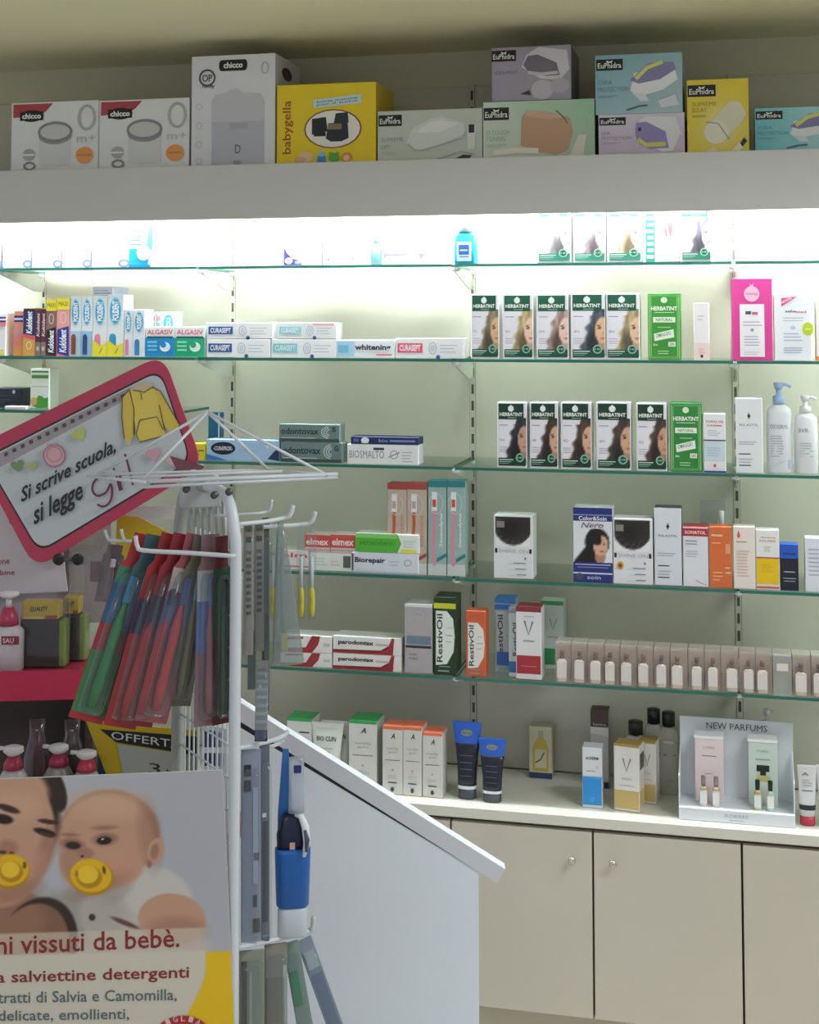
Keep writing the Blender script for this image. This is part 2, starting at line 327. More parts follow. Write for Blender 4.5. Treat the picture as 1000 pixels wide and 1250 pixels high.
t5 = [*logo_dark(.01, .70, .235, .92, 'EuPhidra'), T(.04, .39, .25, .47, 'SUPREME', GT, bold=0), T(.04, .25, .12, .33, 'LIFT', GT, bold=0), *LN(.04, .15, .2, .21, 2, '#b9bdb8'),
    P([(.28, .35), (.33, .62), (.5, .82), (.62, .86), (.82, .72), (.84, .5), (.6, .3), (.38, .2)], '#dfe2dd', 'case_picture'), L([(.29, .34), (.36, .22), (.42, .2), (.82, .42), (.84, .55)], .012, '#b4b9b2'), P([(.36, .55), (.5, .75), (.62, .8), (.78, .7), (.6, .55)], '#eef0ec', 'case_picture'),
    P([(.86, .2), (.93, .2), (.94, .65), (.86, .65)], '#e6e6e2', 'bottle_picture'), R(.872, .52, .925, .68, '#2a2c2a', 'bottle_picture'), L([(.55, .01), (.8, .16), (.92, .1)], .012, '#aab0aa'), P([(.74, .02), (.82, .1), (.9, .08), (.88, .02)], '#3b3e3b')]
b5 = carton('top', 461, 589, 134, 'pale grey green beauty kit carton with white pouch picture', t5, '#cdd3c8', 'beauty_kit_carton', depth=.16)
t6 = [PIC(0, 0, 1, 1, 24, 10, lambda u, v: np.array([.76, .84, .76])+np.outer(u-.5, [-.18, -.08, -.14])+np.outer(v-.5, [-.06, .0, -.03])), *logo_dark(.005, .68, .235, .9, 'EuPhidra'), T(.03, .42, .24, .5, 'D-TOUCH', '#9fb4a2', bold=0), T(.03, .31, .2, .39, 'TONING', '#9fb4a2', bold=0), *LN(.03, .2, .24, .27, 2, '#a5b9a8'),
    P([(.34, .22), (.35, .7), (.40, .84), (.62, .78), (.78, .68), (.81, .45), (.77, .12), (.66, .04), (.5, .1)], '#c9a183', 'case_picture'), P([(.40, .84), (.62, .78), (.74, .7), (.6, .66), (.38, .74)], '#d8b497', 'case_picture'), L([(.66, .82), (.74, .66), (.76, .58)], .012, '#5f7a5c'), P([(.78, .02), (.86, .38), (.93, .38), (.90, .02)], '#e4ddd2', 'bottle_picture'), L([(.1, .1), (.3, .14), (.5, .12)], .05, '#efe9dc')]
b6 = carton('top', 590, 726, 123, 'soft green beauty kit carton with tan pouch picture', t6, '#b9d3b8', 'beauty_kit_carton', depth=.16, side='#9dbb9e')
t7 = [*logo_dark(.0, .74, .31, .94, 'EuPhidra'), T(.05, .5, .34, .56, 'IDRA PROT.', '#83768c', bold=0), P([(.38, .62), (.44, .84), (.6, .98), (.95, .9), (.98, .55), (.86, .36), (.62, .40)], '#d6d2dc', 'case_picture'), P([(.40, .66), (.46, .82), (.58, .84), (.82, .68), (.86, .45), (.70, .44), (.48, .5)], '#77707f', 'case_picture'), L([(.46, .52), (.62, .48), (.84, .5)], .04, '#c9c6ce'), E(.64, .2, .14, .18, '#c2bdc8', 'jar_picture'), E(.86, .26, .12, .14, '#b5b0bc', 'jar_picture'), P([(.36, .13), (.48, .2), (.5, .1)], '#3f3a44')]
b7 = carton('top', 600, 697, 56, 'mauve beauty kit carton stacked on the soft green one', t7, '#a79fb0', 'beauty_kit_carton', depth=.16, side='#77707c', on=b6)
b7.location.y += .004
def idra(c0, txtc, prot): return [PIC(0, 0, 1, 1, 20, 10, c0), *logo_dark(.01, .74, .32, .93, 'EuPhidra'), T(.03, .5, .14 if len(prot) < 4 else .2, .58, prot, txtc, bold=0), T(.03, .38, .38, .46, 'PROTECTION', txtc, bold=0), *LN(.03, .28, .28, .33, 2, txtc)]
b9 = carton('top', 731, 836, 139, 'lilac beauty kit carton with open purple case, under the blue one', [*idra(lambda u, v: np.array([.85, .80, .88])+np.outer(v-.5, [.05, .08, .05]), '#a795b5', 'OX'),
    P([(.42, .4), (.46, .8), (.56, .94), (.9, .9), (.96, .5), (.86, .08), (.74, .06)], '#eceaf2', 'case_picture'), P([(.43, .45), (.44, .78), (.56, .80), (.78, .55), (.82, .15), (.6, .14), (.48, .25)], '#9d90c9', 'case_picture'), L([(.46, .38), (.55, .24), (.78, .25)], .05, '#d9dd6a'), E(.48, .62, .02, .05, '#3c3550')], '#cdbfd6', 'beauty_kit_carton', depth=.15)
idp = [P([(.40, .38), (.45, .68), (.9, .8), (.95, .55), (.78, .38), (.55, .30)], '#f0f2f6', 'case_picture'), P([(.40, .56), (.62, .84), (.9, .84), (.93, .72), (.75, .56), (.5, .5)], '#8d87b5', 'case_picture'), L([(.47, .58), (.6, .76), (.78, .85)], .045, '#dfe27a'), P([(.42, .36), (.52, .2), (.62, .2), (.58, .32)], '#dfe6ea'), P([(.72, .2), (.76, .08), (.96, .12), (.92, .3)], '#dfe4ee'), L([(.36, .06), (.5, .12), (.6, .13)], .02, '#5a6f78')]
b8 = carton('top', 727, 833, 66, 'pale blue beauty kit carton stacked on the lilac one', [*idra(lambda u, v: np.array([.62, .76, .80])+np.outer(v-.5, [-.1, -.06, -.04])+np.outer(u-.5, [.1, .03, .02]), '#6f93a0', 'IDRA'), *idp], '#9fc4cf', 'beauty_kit_carton', depth=.15, on=b9)
t10 = [PIC(0, 0, 1, 1, 12, 12, lambda u, v: np.array([.93, .83, .25])+np.outer(np.exp(-((u-.55)**2+(v-.35)**2)*9), [.04, .08, .4])), *logo_dark(.01, .77, .47, .93, 'EuPhidra'), T(.08, .64, .48, .695, 'SUPREME', '#a89a3a', bold=0), T(.08, .56, .32, .615, 'ECLAT', '#a89a3a', bold=0), *LN(.08, .49, .36, .53, 2, '#a89a3a'),
    P([(.40, .32), (.42, .46), (.7, .7), (.86, .68), (.96, .52), (.9, .42), (.66, .2)], '#e8e4c8', 'case_picture'), E(.47, .28, .2, .16, '#f2eedb', 'case_picture'), L([(.3, .42), (.5, .4), (.68, .18)], .02, '#b5ad84'), P([(.84, .1), (.92, .2), (.97, .15), (.9, .08)], '#33322c'), P([(.3, .02), (.42, .08), (.5, .02)], '#efe7c0'), P([(.72, .02), (.84, .14), (.9, .06), (.84, .02)], '#f3eed6')]
carton('top', 839, 914, 97, 'yellow beauty kit carton with cream round pouch picture', t10, '#e8d235', 'beauty_kit_carton', depth=.15)
carton('top', 922, 1029, 131, 'turquoise beauty kit carton with half seen purple case, beside the yellow kit carton', [*idra(lambda u, v: np.array([.62, .85, .88])+np.outer(u-.5, [.35, .15, .14]), '#6f9fa8', 'IDRA'), *idp], '#a5d9de', 'beauty_kit_carton', depth=.15)

# ------------------------------------------------------------------ bottles and tubes
def prof_scale(pr, w, d, h): return [(z*h, a*w/2, b*d/2) for z, a, b in pr]
def bottle(sh, xc, w, yt, label, body, cap, name='pump_bottle', cat='bottle', sb=.05, pump=False, capfrac=.22, prims=(), group=None, clear=None, p=2.6, depthk=.7, neck=.35, z0=None, loc=None, h=None, rz=0):
    if loc is None:
        zz, yf = SHELF[sh]; Y = yf+sb; pt = at(xc, yt, Y); h = pt.z-zz; wpx = at(xc+w/2, yt, Y).x-at(xc-w/2, yt, Y).x; loc = (pt.x, Y, zz+.0004)
    else: wpx = w
    t = thing(name, loc, label, cat, group, rz); d = wpx*depthk; bh = h*(1-capfrac)
    pr = [(0, .92, .92), (.015, 1, 1), (.86, 1, 1), (.93, .9, .9), (.975, .6, .7), (1, neck, neck/depthk if depthk < 1 else neck)]
    bo = MB().loft(prof_scale(pr, wpx, d, bh), 24, p).build('body', clear or mat(body, .3), t, True)
    cm = mat(cap, .35); ch = h*capfrac
    if pump:
        m = MB().loft([(bh, wpx*.24, wpx*.24), (bh+ch*.35, wpx*.24, wpx*.24), (bh+ch*.42, wpx*.1, wpx*.1), (bh+ch*.7, wpx*.1, wpx*.1)], 16); m.build('collar', cm, t, True)
        m = MB().loft([(bh+ch*.68, wpx*.13, wpx*.13), (bh+ch*.95, wpx*.2, wpx*.2), (bh+ch, wpx*.18, wpx*.18)], 16)
        m.tube([(0, 0, bh+ch*.86), (wpx*.3, 0, bh+ch*.9), (wpx*.48, 0, bh+ch*.78)], wpx*.06, 8); m.build('pump_head', cm, t, True)
    else:
        MB().loft([(bh-.001, wpx*neck*.55, wpx*neck*.55), (h-.001, wpx*neck*.55, wpx*neck*.55), (h, wpx*neck*.5, wpx*neck*.5)], 16).build('cap', cm, t, True)
    if prims:
        def mp(x, y, off):
            u = max(-.999, min(.999, (x-wpx*.44)/(wpx/2))); return (x-wpx*.44, -(d/2)*(1-abs(u)**p)**(1/p)-off-.0006, y+bh*.04)
        prints(prims, mp, wpx*.88, bh*.80, bo)
    return t
def tube_pack(sh, xb, wb_, yt, label, col, cap, prims=(), sb=.05, wtop=None, capfrac=.16, name='cream_tube', cat='tube', group=None, topcol=None, rz=0, sleeves=()):
    zz, yf = SHELF[sh]; Y = yf+sb; pt = at(xb, yt, Y); h = pt.z-zz; sc = (at(xb+1, yt, Y).x-pt.x); wb = wb_*sc; wt_ = (wtop or wb_*1.25)*sc
    t = thing(name, (pt.x, Y, zz+.0004), label, cat, group, rz); ch = h*capfrac
    MB().loft([(0, wb/2*.94, wb*.36*.94), (.002, wb/2, wb*.36), (ch, wb/2*.97, wb*.35)], 22, 2.4).build('cap', mat(cap, .35), t, True)
    V = MB().loft([(ch, wb/2, wb*.36), (ch+(h-ch)*.3, wb/2*1.04, wb*.32), (ch+(h-ch)*.65, wb/2*.5+wt_/4, wb*.19), (h*.965, wt_/2, wb*.03), (h*.97, wt_/2, .0012), (h, wt_/2, .0012)], 22, 2.4)
    bo = V.build('body', mat(col, .35), t, True)
    ks = [(0, wb/2, wb*.36), (.3, wb/2*1.04, wb*.32), (.65, wb/2*.5+wt_/4, wb*.19), (.96, wt_/2, wb*.03)]
    def ring(f):
        for (f0, a0, b0), (f1, a1, b1) in zip(ks[:-1], ks[1:]):
            if f <= f1: q = (f-f0)/(f1-f0); return (ch+(h-ch)*f, a0+(a1-a0)*q+.0006, b0+(b1-b0)*q+.0006)
    for nm, f0, f1, cc in sleeves: MB().loft([ring(f0+(f1-f0)*k/6) for k in range(7)], 22, 2.4).build(nm, mat(cc, .35), t, True)
    if prims:
        hb = h-ch
        def mp(x, y, off):
            f = y/hb; ww = wb*(1-f)+wt_*f; yy = wb*.37*(1-f)**.75+.002
            u = (x-.5); rg = ring(min(.95, max(0, f))); return (u*ww*.9, -(rg[2]*max(0.05, 1-(1.8*abs(u))**2.4)**(1/2.4))-off-.0010, ch+y)
        prints(prims, mp, 1.0, hb, bo)
    return t
# ------------------------------------------------------------------ printed portraits
def soft(d, s): return np.clip(.5-d/s, 0, 1)
def ell(x, y, cx, cy, rx, ry, ang=0, s=.12):
    a = math.radians(ang); X = (x-cx)*math.cos(a)+(y-cy)*math.sin(a); Y = -(x-cx)*math.sin(a)+(y-cy)*math.cos(a)
    return soft(np.sqrt((X/rx)**2+(Y/ry)**2)-1, s)
def lay(img, m, c): return img*(1-m[:, None])+np.array(c)*m[:, None]
def hx(h): return [int(h[i:i+2], 16)/255 for i in (1, 3, 5)]
def portrait(hair, skin='#e3b393', seed=0, bgc='#eeeaf2'):
    def fn(u, v):
        im = np.tile(np.array(hx(bgc)), (len(u), 1)); h = np.array(hx(hair)); ph = seed*1.7
        w = .05*np.sin(v*17+ph)+.03*np.sin(v*31+ph*2)
        m = soft(np.maximum(.24+.40*np.clip(v-.12, 0, 1)**.8-w*.8-u, v-1.1), .10)*np.ones_like(u)
        m2 = ell(u, v, .86, .84, .24, .24, 0, .12)
        im = lay(im, np.maximum(m*(v < .86), m2), h)
        im = lay(im, np.maximum(m*(v < .86), m2)*np.clip(.5+.5*np.sin(u*38+v*9+ph), 0, 1)*.35, np.clip(h*1.5+.05, 0, 1))
        im = lay(im, np.maximum(m*(v < .86), m2)*np.clip(.5+.5*np.sin(u*23-v*7+ph), 0, 1)*.4, h*.5)
        im = lay(im, ell(u, v, .66, .28, .20, .26, 0, .8)*.75, h*.35)
        im = lay(im, ell(u, v, .90, .20, .12, .22, 0, .3), np.array(hx(skin))*.82)
        im = lay(im, ell(u, v, .93, .55, .23, .28, -6, .12), hx(skin))
        im = lay(im, ell(u, v, .83, .60, .055, .022, 8, .5), [.25, .17, .14]); im = lay(im, ell(u, v, .82, .655, .07, .014, 12, .6), [.35, .24, .18])
        im = lay(im, ell(u, v, .93, .38, .065, .026, 0, .5), [.72, .36, .36]); im = lay(im, ell(u, v, .95, .48, .03, .03, 0, .8), np.array(hx(skin))*.85)
        return im
    return fn
DG = '#0f4a3a'
def herb(hair, skin, shade, seed, c=DG):
    return [PIC(.05, .05, .985, .76, 22, 34, portrait(hair, skin, seed)), R(.05, .735, .90, .975, c, 'header_band'), E(.47, .90, .10, .048, '#eef4ee'), P([(.40, .90), (.47, .965), (.54, .90), (.47, .85)], '#f6faf6'), T(.09, .785, .86, .84, 'HERBATINT', '#f4f7f2', bold=.03), R(.36, .757, .66, .763, '#cfe0d6'),
        T(.08, .40, .24, .44, shade, '#8f8a96', bold=0), *LN(.08, .64, .42, .68, 1, '#a7a3b0'), *LN(.08, .24, .38, .34, 3, '#b5b1bd'), R(.05, .03, .965, .15, c, 'footer_band'), R(.08, .115, .55, .13, '#c9dccf', 'fine_print'), R(.08, .085, .48, .097, '#a9c6b5', 'fine_print'), R(.08, .06, .40, .07, '#7fa692', 'fine_print'),
        E(.77, .155, .135, .067, '#8fc3a4'), E(.77, .155, .095, .047, DG), T(.70, .143, .84, .168, '10', '#bfe0cc')]
def herb_green():
    g = '#3f9a35'
    return [O(.5, .5, .44, .465, .02, '#9fd08f', n=4) if False else L([(.05, .03), (.95, .03), (.95, .97), (.05, .97)], .03, '#9ed08c', 'ornament_border', True), L([(.1, .05), (.9, .05), (.9, .95), (.1, .95)], .012, '#c9e7bb', 'ornament_border', True),
        E(.5, .895, .1, .045, '#dff0d6'), T(.1, .74, .9, .80, 'HERBATINT', '#f2f8ee', bold=.03), R(.2, .705, .8, .715, '#cfe8c4'), R(.16, .56, .84, .64, '#eaf4e4', 'label_panel'), T(.25, .58, .75, .62, 'NATURAL', '#3f7d36'), *LN(.3, .48, .75, .52, 1, '#a8d49a'),
        P([(.2, .28), (.8, .34), (.78, .46), (.18, .39)], '#f1f6ec', 'label_panel'), TA((.25, .33), (.46, .05), (-.01, .055), 'OMAGGIO', '#4f8a48'), R(.62, .2, .84, .27, '#e3f0dc', 'label_panel'), T(.66, .215, .8, .255, '25%', '#3f7d36'), T(.16, .21, .3, .25, '6x', '#d6ecd0'), *LN(.3, .09, .7, .16, 2, '#bfe0b4')]
# ------------------------------------------------------------------ top glass shelf, brightly lit
for i, (a, b) in enumerate([(-36, 1), (3, 37), (39, 74), (76, 110), (112, 156)]):
    carton('s1', a, b, 287, 'white carton with grey blue dot, in the row on the top glass shelf', [R(.03, .93, .97, .945, '#cfc8d8', 'printed_line'), O(.9, .12, .13, .09, .07, '#7f93c4'), E(.9, .12, .1, .07, '#c3cfe6'), *LN(.15, .5, .6, .6, 1, '#cbc6d6')], '#f6f2fa', 'white_carton', depth=.1, sb=.01, group='row of white dotted cartons on the top glass shelf')
carton('s1', 157, 187, 273, 'white and turquoise carton with wave pattern on the top glass shelf', [R(.03, .03, .8, .42, '#1ba0d8'), P([(.7, .42), (.85, .98), (.98, .98), (.98, .5), (.8, .1)], '#58c9e2'), *[R(.05, .5+.1*k, .5, .53+.1*k, '#39b3d6', 'printed_line') for k in range(4)], E(.62, .33, .28, .18, '#f3fbff'), R(.03, .0, .9, .05, '#1784c4')], '#eef8fc', 'toothpaste_carton', depth=.08, sb=.01)
carton('s1', 309, 344, 274, 'plain white carton with faint print on the top glass shelf', [*LN(.1, .3, .4, .5, 2, '#d8cfe0')], '#f8f4fb', 'white_carton', depth=.09, sb=.02)
carton('s1', 347, 391, 288, 'white pack with violet blue curved corner on the top glass shelf', [P([(.0, .02), (.0, .62), (.08, .42), (.22, .24), (.42, .16), (.5, .02)], '#3e41a8'), E(.13, .16, .11, .11, '#e9ecfa'), R(.3, .05, .45, .16, '#a8aee0'), R(.2, .85, .35, .9, '#c9c4d6', 'fine_print')], '#f8f5fb', 'white_carton', depth=.08, sb=.01)
carton('s1', 394, 452, 280, 'wide white pack with tiny dark marks beside the violet cornered pack', [R(.1, .12, .14, .2, '#7d86b5'), R(.38, .1, .43, .2, '#9aa0c4'), R(.62, .12, .66, .25, '#8a90b8'), R(.1, .8, .14, .95, '#c9c4d8')], '#f8f5fb', 'white_carton', depth=.08, sb=.02)
bottle('s1', 460, 13, 288, 'slim pale turquoise bottle on the top glass shelf', '#9fe0e6', '#bfeef2', 'lotion_bottle', capfrac=.25, neck=.6, sb=.03)
carton('s1', 467, 523, 296, 'low white pack with thin grey bar, beside the slim turquoise bottle', [R(.03, .42, .55, .5, '#8a86a0'), R(.03, .3, .07, .5, '#8a86a0'), P([(.75, .5), (.95, .5), (.85, .28)], '#8d8aa6')], '#f8f5fb', 'white_carton', depth=.08, sb=.02)
bottle('s1', 569, 28, 271, 'turquoise mouthwash bottle with blue label on the top glass shelf', '#35c3dc', '#d8f6fa', 'mouthwash_bottle', capfrac=.24, neck=.75, sb=.02, p=4, prims=[R(.12, .05, .84, .8, '#e8fbff', 'label_panel'), R(.22, .3, .72, .68, '#2c62b8'), R(.28, .44, .66, .5, '#dff0fa', 'lettering'), R(.25, .2, .7, .24, '#4c8ac4', 'fine_print')])
for i, (a, b, hc, ds) in enumerate([(656, 697, '#a8a2a6', 'ash grey'), (700, 739, '#9c8a92', 'mauve brown'), (742, 783, '#c0a482', 'honey blond')]):
    carton('s1', a, b, 245, 'hair dye box with %s hair picture on the brightly lit top shelf' % ds, herb(hc, '#f0e2e4', ['9N', '7M', '8D'][i], i, '#2e7c68'), '#f3f0f5', 'hair_dye_box', depth=.05, sb=.008, group='hair dye boxes on the top glass shelf')
carton('s1', 788, 829, 249, 'hair dye box with striped green edge and auburn strand picture, top shelf', [R(.0, .0, .27, 1, '#2f9f88'), *[R(.04+.02*(k % 2), .06+.11*k, .24, .12+.11*k, '#eafaf4', 'lettering') for k in range(8)], *[P([(.3+.08*k, .95), (.36+.08*k, .95), (.62+.07*k, .55+.02*k), (.56+.06*k, .42)], ['#b98a8a', '#9a6f76', '#c9a49a', '#8a626c'][k], 'printed_picture') for k in range(4)], R(.3, .12, .95, .14, '#b8c9c4')], '#f6f3f7', 'hair_dye_box', depth=.05, sb=.008)
carton('s1', 831, 868, 245, 'hair dye box with charcoal hair picture, last of the top shelf dye boxes', herb('#6a6670', '#f0e4e6', '4N', 4, '#2e7c68'), '#f3f0f5', 'hair_dye_box', depth=.05, sb=.008, group='hair dye boxes on the top glass shelf')
carton('s1', 960, 1010, 262, 'plain white carton standing alone past the top shelf dye boxes', [*LN(.2, .4, .7, .6, 2, '#e4dbe8')], '#f8f4fb', 'white_carton', depth=.1, sb=.04)
# ------------------------------------------------------------------ second glass shelf
NV = '#1f2f86'
def adh(body, band, foot, txt='Kukident', tc='#ffffff', top=None):
    o = [R(0, 0, 1, .4, foot), R(0, .40, 1, 1, body), P([(.05, .05), (.95, .0), (.95, .52), (.05, .46)], band), T(.22, .06, .78, .46, txt, tc, 90, shear=.2, bold=.03), O(.5, .66, .22, .09, .06, '#f0d8d8')]
    if top: o += [R(0, .80, 1, 1, top[0]), T(.12, .86, .88, .94, 'MAXI', '#5a5a20', bold=0)]
    return o
carton('s2', -14, 7, 383, 'pink and white denture tablet box with navy stripe at the shelf end', [R(0, .7, 1, .8, '#e88a96'), R(0, .80, 1, .92, NV), R(0, .84, 1, .88, '#e9ecf6'), R(0, 0, .9, .15, '#e9e07a')], '#f2eef0', 'denture_care_box', depth=.06)
carton('s2', 17, 28, 380, 'salmon box with navy top stripe beside the adhesive boxes', [R(0, .76, 1, .9, NV), R(0, .80, 1, .85, '#e9ecf6'), R(0, .44, 1, .64, '#e7a0a0'), R(0, 0, 1, .22, '#efa05a'), R(0, .24, 1, .40, '#f08f84')], '#f2a488', 'denture_care_box', depth=.05, sb=.026)
carton('s2', 28.5, 43, 376, 'denture adhesive box in gold, navy and pink with upright lettering', [R(0, 0, 1, .42, '#d9a656'), P([(0, .44), (1, .38), (1, .98), (0, .98)], '#242a5e'), P([(0, .40), (1, .34), (1, .42), (0, .46)], '#e0566a'), T(.25, .46, .75, .93, 'Kukident', '#ffffff', 90, shear=.2, bold=.03), O(.5, .22, .2, .075, .07, '#f3dcae')], '#d9a656', 'denture_adhesive_box', depth=.05)
for k, (a, b) in enumerate([(43.5, 49.5), (50, 56)]):
    carton('s2', a, b, 378, 'narrow dark maroon denture adhesive box beside the ' + ['gold and navy one', 'brown yellow-topped one'][k], [R(0, 0, 1, .3, '#8d7a78'), R(0, .3, 1, 1, '#5b2a38'), T(.2, .42, .8, .92, 'Kukident', '#f1e6ea', 90, shear=.2), E(.5, .16, .3, .05, '#cbbcb8')], '#5b2a38', 'denture_adhesive_box', depth=.05, group='narrow maroon adhesive boxes')
carton('s2', 56.5, 69, 366, 'brown denture adhesive box with yellow top flap', adh('#8a6a62', '#1c1a22', '#6e3a4a', top=('#f2df3a',)), '#8a6a62', 'denture_adhesive_box', depth=.05, top='#f2df3a')
carton('s2', 69.5, 85, 364, 'pink denture adhesive box with yellow top flap and navy lettering panel', adh('#f0a9a4', '#27339a', '#e87f92', top=('#f4e23c',)), '#f0a9a4', 'denture_adhesive_box', depth=.05, top='#f4e23c')
def poli(lo, mid, foot=None, bolt='#2e7cc0'):
    o = [R(0, 0, 1, .42, lo), E(.5, .735, .36, .225, '#8fd3ea'), E(.5, .735, .31, .20, '#3aa3d4'), T(.3, .58, .72, .90, 'POLIDENT', '#ffffff', 90, bold=.04), R(.14, .03, .56, .32, mid), E(.35, .32, .2, .05, mid)]
    if foot: o += [P([(0, 0), (1, 0), (1, .22), (.55, .17), (0, .28)], foot), L([(.5, .05), (.7, .14)], .06, '#8f8a2c')]
    return o
PL = [(85.5, 99, 362, '#b5cfe6', '#8a4a3a', None, 'brown bar'), (99.5, 113, 362, '#9fc4e2', '#2a4e86', None, 'navy bar'), (113.5, 130.5, 361, '#f1f2f6', '#ef8fb0', '#f0e23a', 'pink shape over a yellow foot'), (131, 151, 360, '#f1f2f6', '#2f9cc6', '#f0e23a', 'blue shape over a yellow foot')]
pb = []
for a, b, yt, lo, mid, ft, d in PL: pb.append(carton('s2', a, b, yt, 'tall white denture cleanser box with blue oval and %s' % d, poli(lo, mid, ft), '#eef3f8', 'denture_cleanser_box', depth=.055, group='denture cleanser boxes with blue ovals'))
carton('s2', 108, 133, 350, 'small silver white box lying on top of the tall cleanser boxes', [R(.1, .2, .9, .3, '#6f86b8'), R(.1, .5, .75, .6, '#aab6d6')], '#e9ebf2', 'toothpaste_carton', depth=.09, on=pb[2], side='#aeb6cc').location.y += .02
for k, (a, b, mid, d) in enumerate([(151.5, 162, '#ee88a8', 'pink'), (162.5, 177, '#3d86c4', 'blue')]):
    carton('s2', a, b, 378, 'shorter white denture cleanser box with blue oval and %s bar' % d, poli('#eaf0f6', mid), '#eef3f8', 'denture_cleanser_box', depth=.05, group='denture cleanser boxes with blue ovals')
for k, (a, b) in enumerate([(178, 184), (184.5, 190), (190.5, 197)]):
    carton('s2', a, b, 381, 'narrow white box behind the gum gel boxes', [R(.2, .8, .8, .9, '#e39aa8'), R(.2, .62, .8, .76, '#9db8d8'), R(.3, .1, .7, .5, '#c9d4e6')], '#eff1f5', 'denture_cleanser_box', depth=.04, sb=.085, group='narrow white boxes behind the gum gel boxes')
carton('s2', 197.5, 215, 381, 'white box with blue oval behind the gum gel boxes', [E(.45, .72, .34, .22, '#5ab6dc'), T(.3, .6, .62, .86, 'POLI', '#ffffff', 90, bold=.04)], '#e6eff6', 'denture_cleanser_box', depth=.04, sb=.085)
for a, b, c, d, sw in [(177.5, 213, '#1b8fd0', 'blue', '#7fd0f0'), (213.5, 250, '#12a878', 'green', '#8fe6c4')]:
    carton('s2', a, b, 399, 'white and %s denture pad box with white tooth shape' % d, [R(0, 0, 1, .64, c), R(.05, .62, .95, .68, '#24546a', 'fine_print'), T(.06, .74, .94, .90, 'ALGASIV', '#d8476a', bold=.02), *[R(.08, .2+.13*k, .4, .26+.13*k, sw, 'fine_print') for k in range(3)], E(.68, .33, .18, .16, '#eefafc'), E(.62, .40, .1, .1, c)], '#f1f3f4', 'denture_pad_box', depth=.07)
def cura(c, tx='CURASEPT'): return [R(.03, .28, .40, .75, c, 'logo_block'), T(.06, .36, .37, .67, tx, '#f4f6fa', bold=.03), O(.55, .5, .055, .28, .012, '#b9c3d2'), E(.55, .5, .035, .18, '#d8dde8'), *LN(.66, .3, .95, .8, 3, '#b9b6c2', .2), E(.63, .06, .03, .12, '#3a4f8a')]
c1 = carton('s2', 252, 330, 414, 'white toothpaste carton with navy logo, bottom of the two beside the gum gel', cura('#27559c'), '#f4f4f6', 'toothpaste_carton', depth=.05)
carton('s2', 252, 333, 394, 'white toothpaste carton with navy logo, laid on top of its twin', cura('#27559c'), '#f4f4f6', 'toothpaste_carton', depth=.05, on=c1)
c2 = carton('s2', 331, 411, 414, 'white toothpaste carton with turquoise logo lying on the glass', cura('#7cd0dc'), '#f4f4f6', 'toothpaste_carton', depth=.05)
carton('s2', 339, 411, 394, 'white toothpaste carton with turquoise logo and pink corner, laid on top', [*cura('#9adbe6'), R(.6, .82, .95, .95, '#f0a8bc')], '#f4f4f6', 'toothpaste_carton', depth=.05, on=c2)
carton('s2', 411.5, 482, 415, 'white whitening toothpaste carton with pale blue end', [R(.0, .1, .3, .9, '#a8d6ee'), R(.02, .3, .2, .7, '#7cbce0'), T(.31, .35, .93, .75, 'whitening', '#2d3350', bold=.035), R(.68, .14, .95, .22, '#e8607a', 'fine_print')], '#eef2f6', 'toothpaste_carton', depth=.05)
carton('s2', 483, 566, 413, 'white toothpaste carton with coral red logo at the bay end', cura('#ea5a74'), '#f5f3f5', 'toothpaste_carton', depth=.05)
H2 = [(575, 609, 359, '#8d7f66', '#d9b184', '7D', 'long brown hair'), (614, 651, 359, '#c9ad7c', '#ecc8b2', '9D', 'long golden blond hair'), (655, 694, 359, '#a98a84', '#edcab9', '7M', 'reddish mauve hair'), (697, 739, 358, '#4d525c', '#e2b894', '4N', 'dark wavy hair'), (740, 781, 358, '#bda27a', '#e6c2a2', '8N', 'sandy blond hair')]
for i, (a, b, yt, hc, sk, sn, d) in enumerate(H2):
    carton('s2', a, b, yt, 'green banded hair dye box showing %s on the second shelf' % d, herb(hc, sk, sn, i+3, '#12523f'), '#f1eff3', 'hair_dye_box', depth=.055, sb=.012, group='hair dye boxes on the second shelf')
carton('s2', 791, 831, 358, 'bright green hair dye box on the second shelf', herb_green(), '#3f9a35', 'hair_dye_box', depth=.055, sb=.012)
carton('s2', 847, 866, 370, 'slim white and pale pink cream box on the second shelf', [R(0, 0, 1, .3, '#f3dcd6'), E(.5, .07, .1, .03, '#5a2c2c'), *LN(.3, .12, .75, .22, 3, '#d9a8a0'), *LN(.25, .7, .7, .82, 2, '#d8ccd4')], '#f4eef2', 'cosmetic_box', depth=.03, sb=.012, side='#d8c8cc')
carton('s2', 893, 943, 340, 'magenta gift box with white label pouch and pomegranate emblem', [E(.5, .81, .19, .095, '#f4c4dc'), P([(.47, .89), (.53, .89), (.55, .94), (.5, .91), (.45, .94)], '#f4c4dc'), T(.36, .79, .64, .83, 'melag', '#e04f96'), R(.2, .045, .8, .685, '#f6f1f4', 'label_pouch'), R(.34, .56, .48, .6, '#3f4a4a', 'lettering'), R(.5, .555, .64, .59, '#d05a80', 'lettering'), *LN(.28, .42, .75, .5, 2, '#c9b9c6'), E(.5, .37, .04, .02, '#8a98c0'), *LN(.3, .18, .74, .32, 4, '#b9b6cc'), *LN(.3, .07, .76, .12, 2, '#cfc6d2')], '#e0479a', 'gift_box', depth=.06, sb=.012)
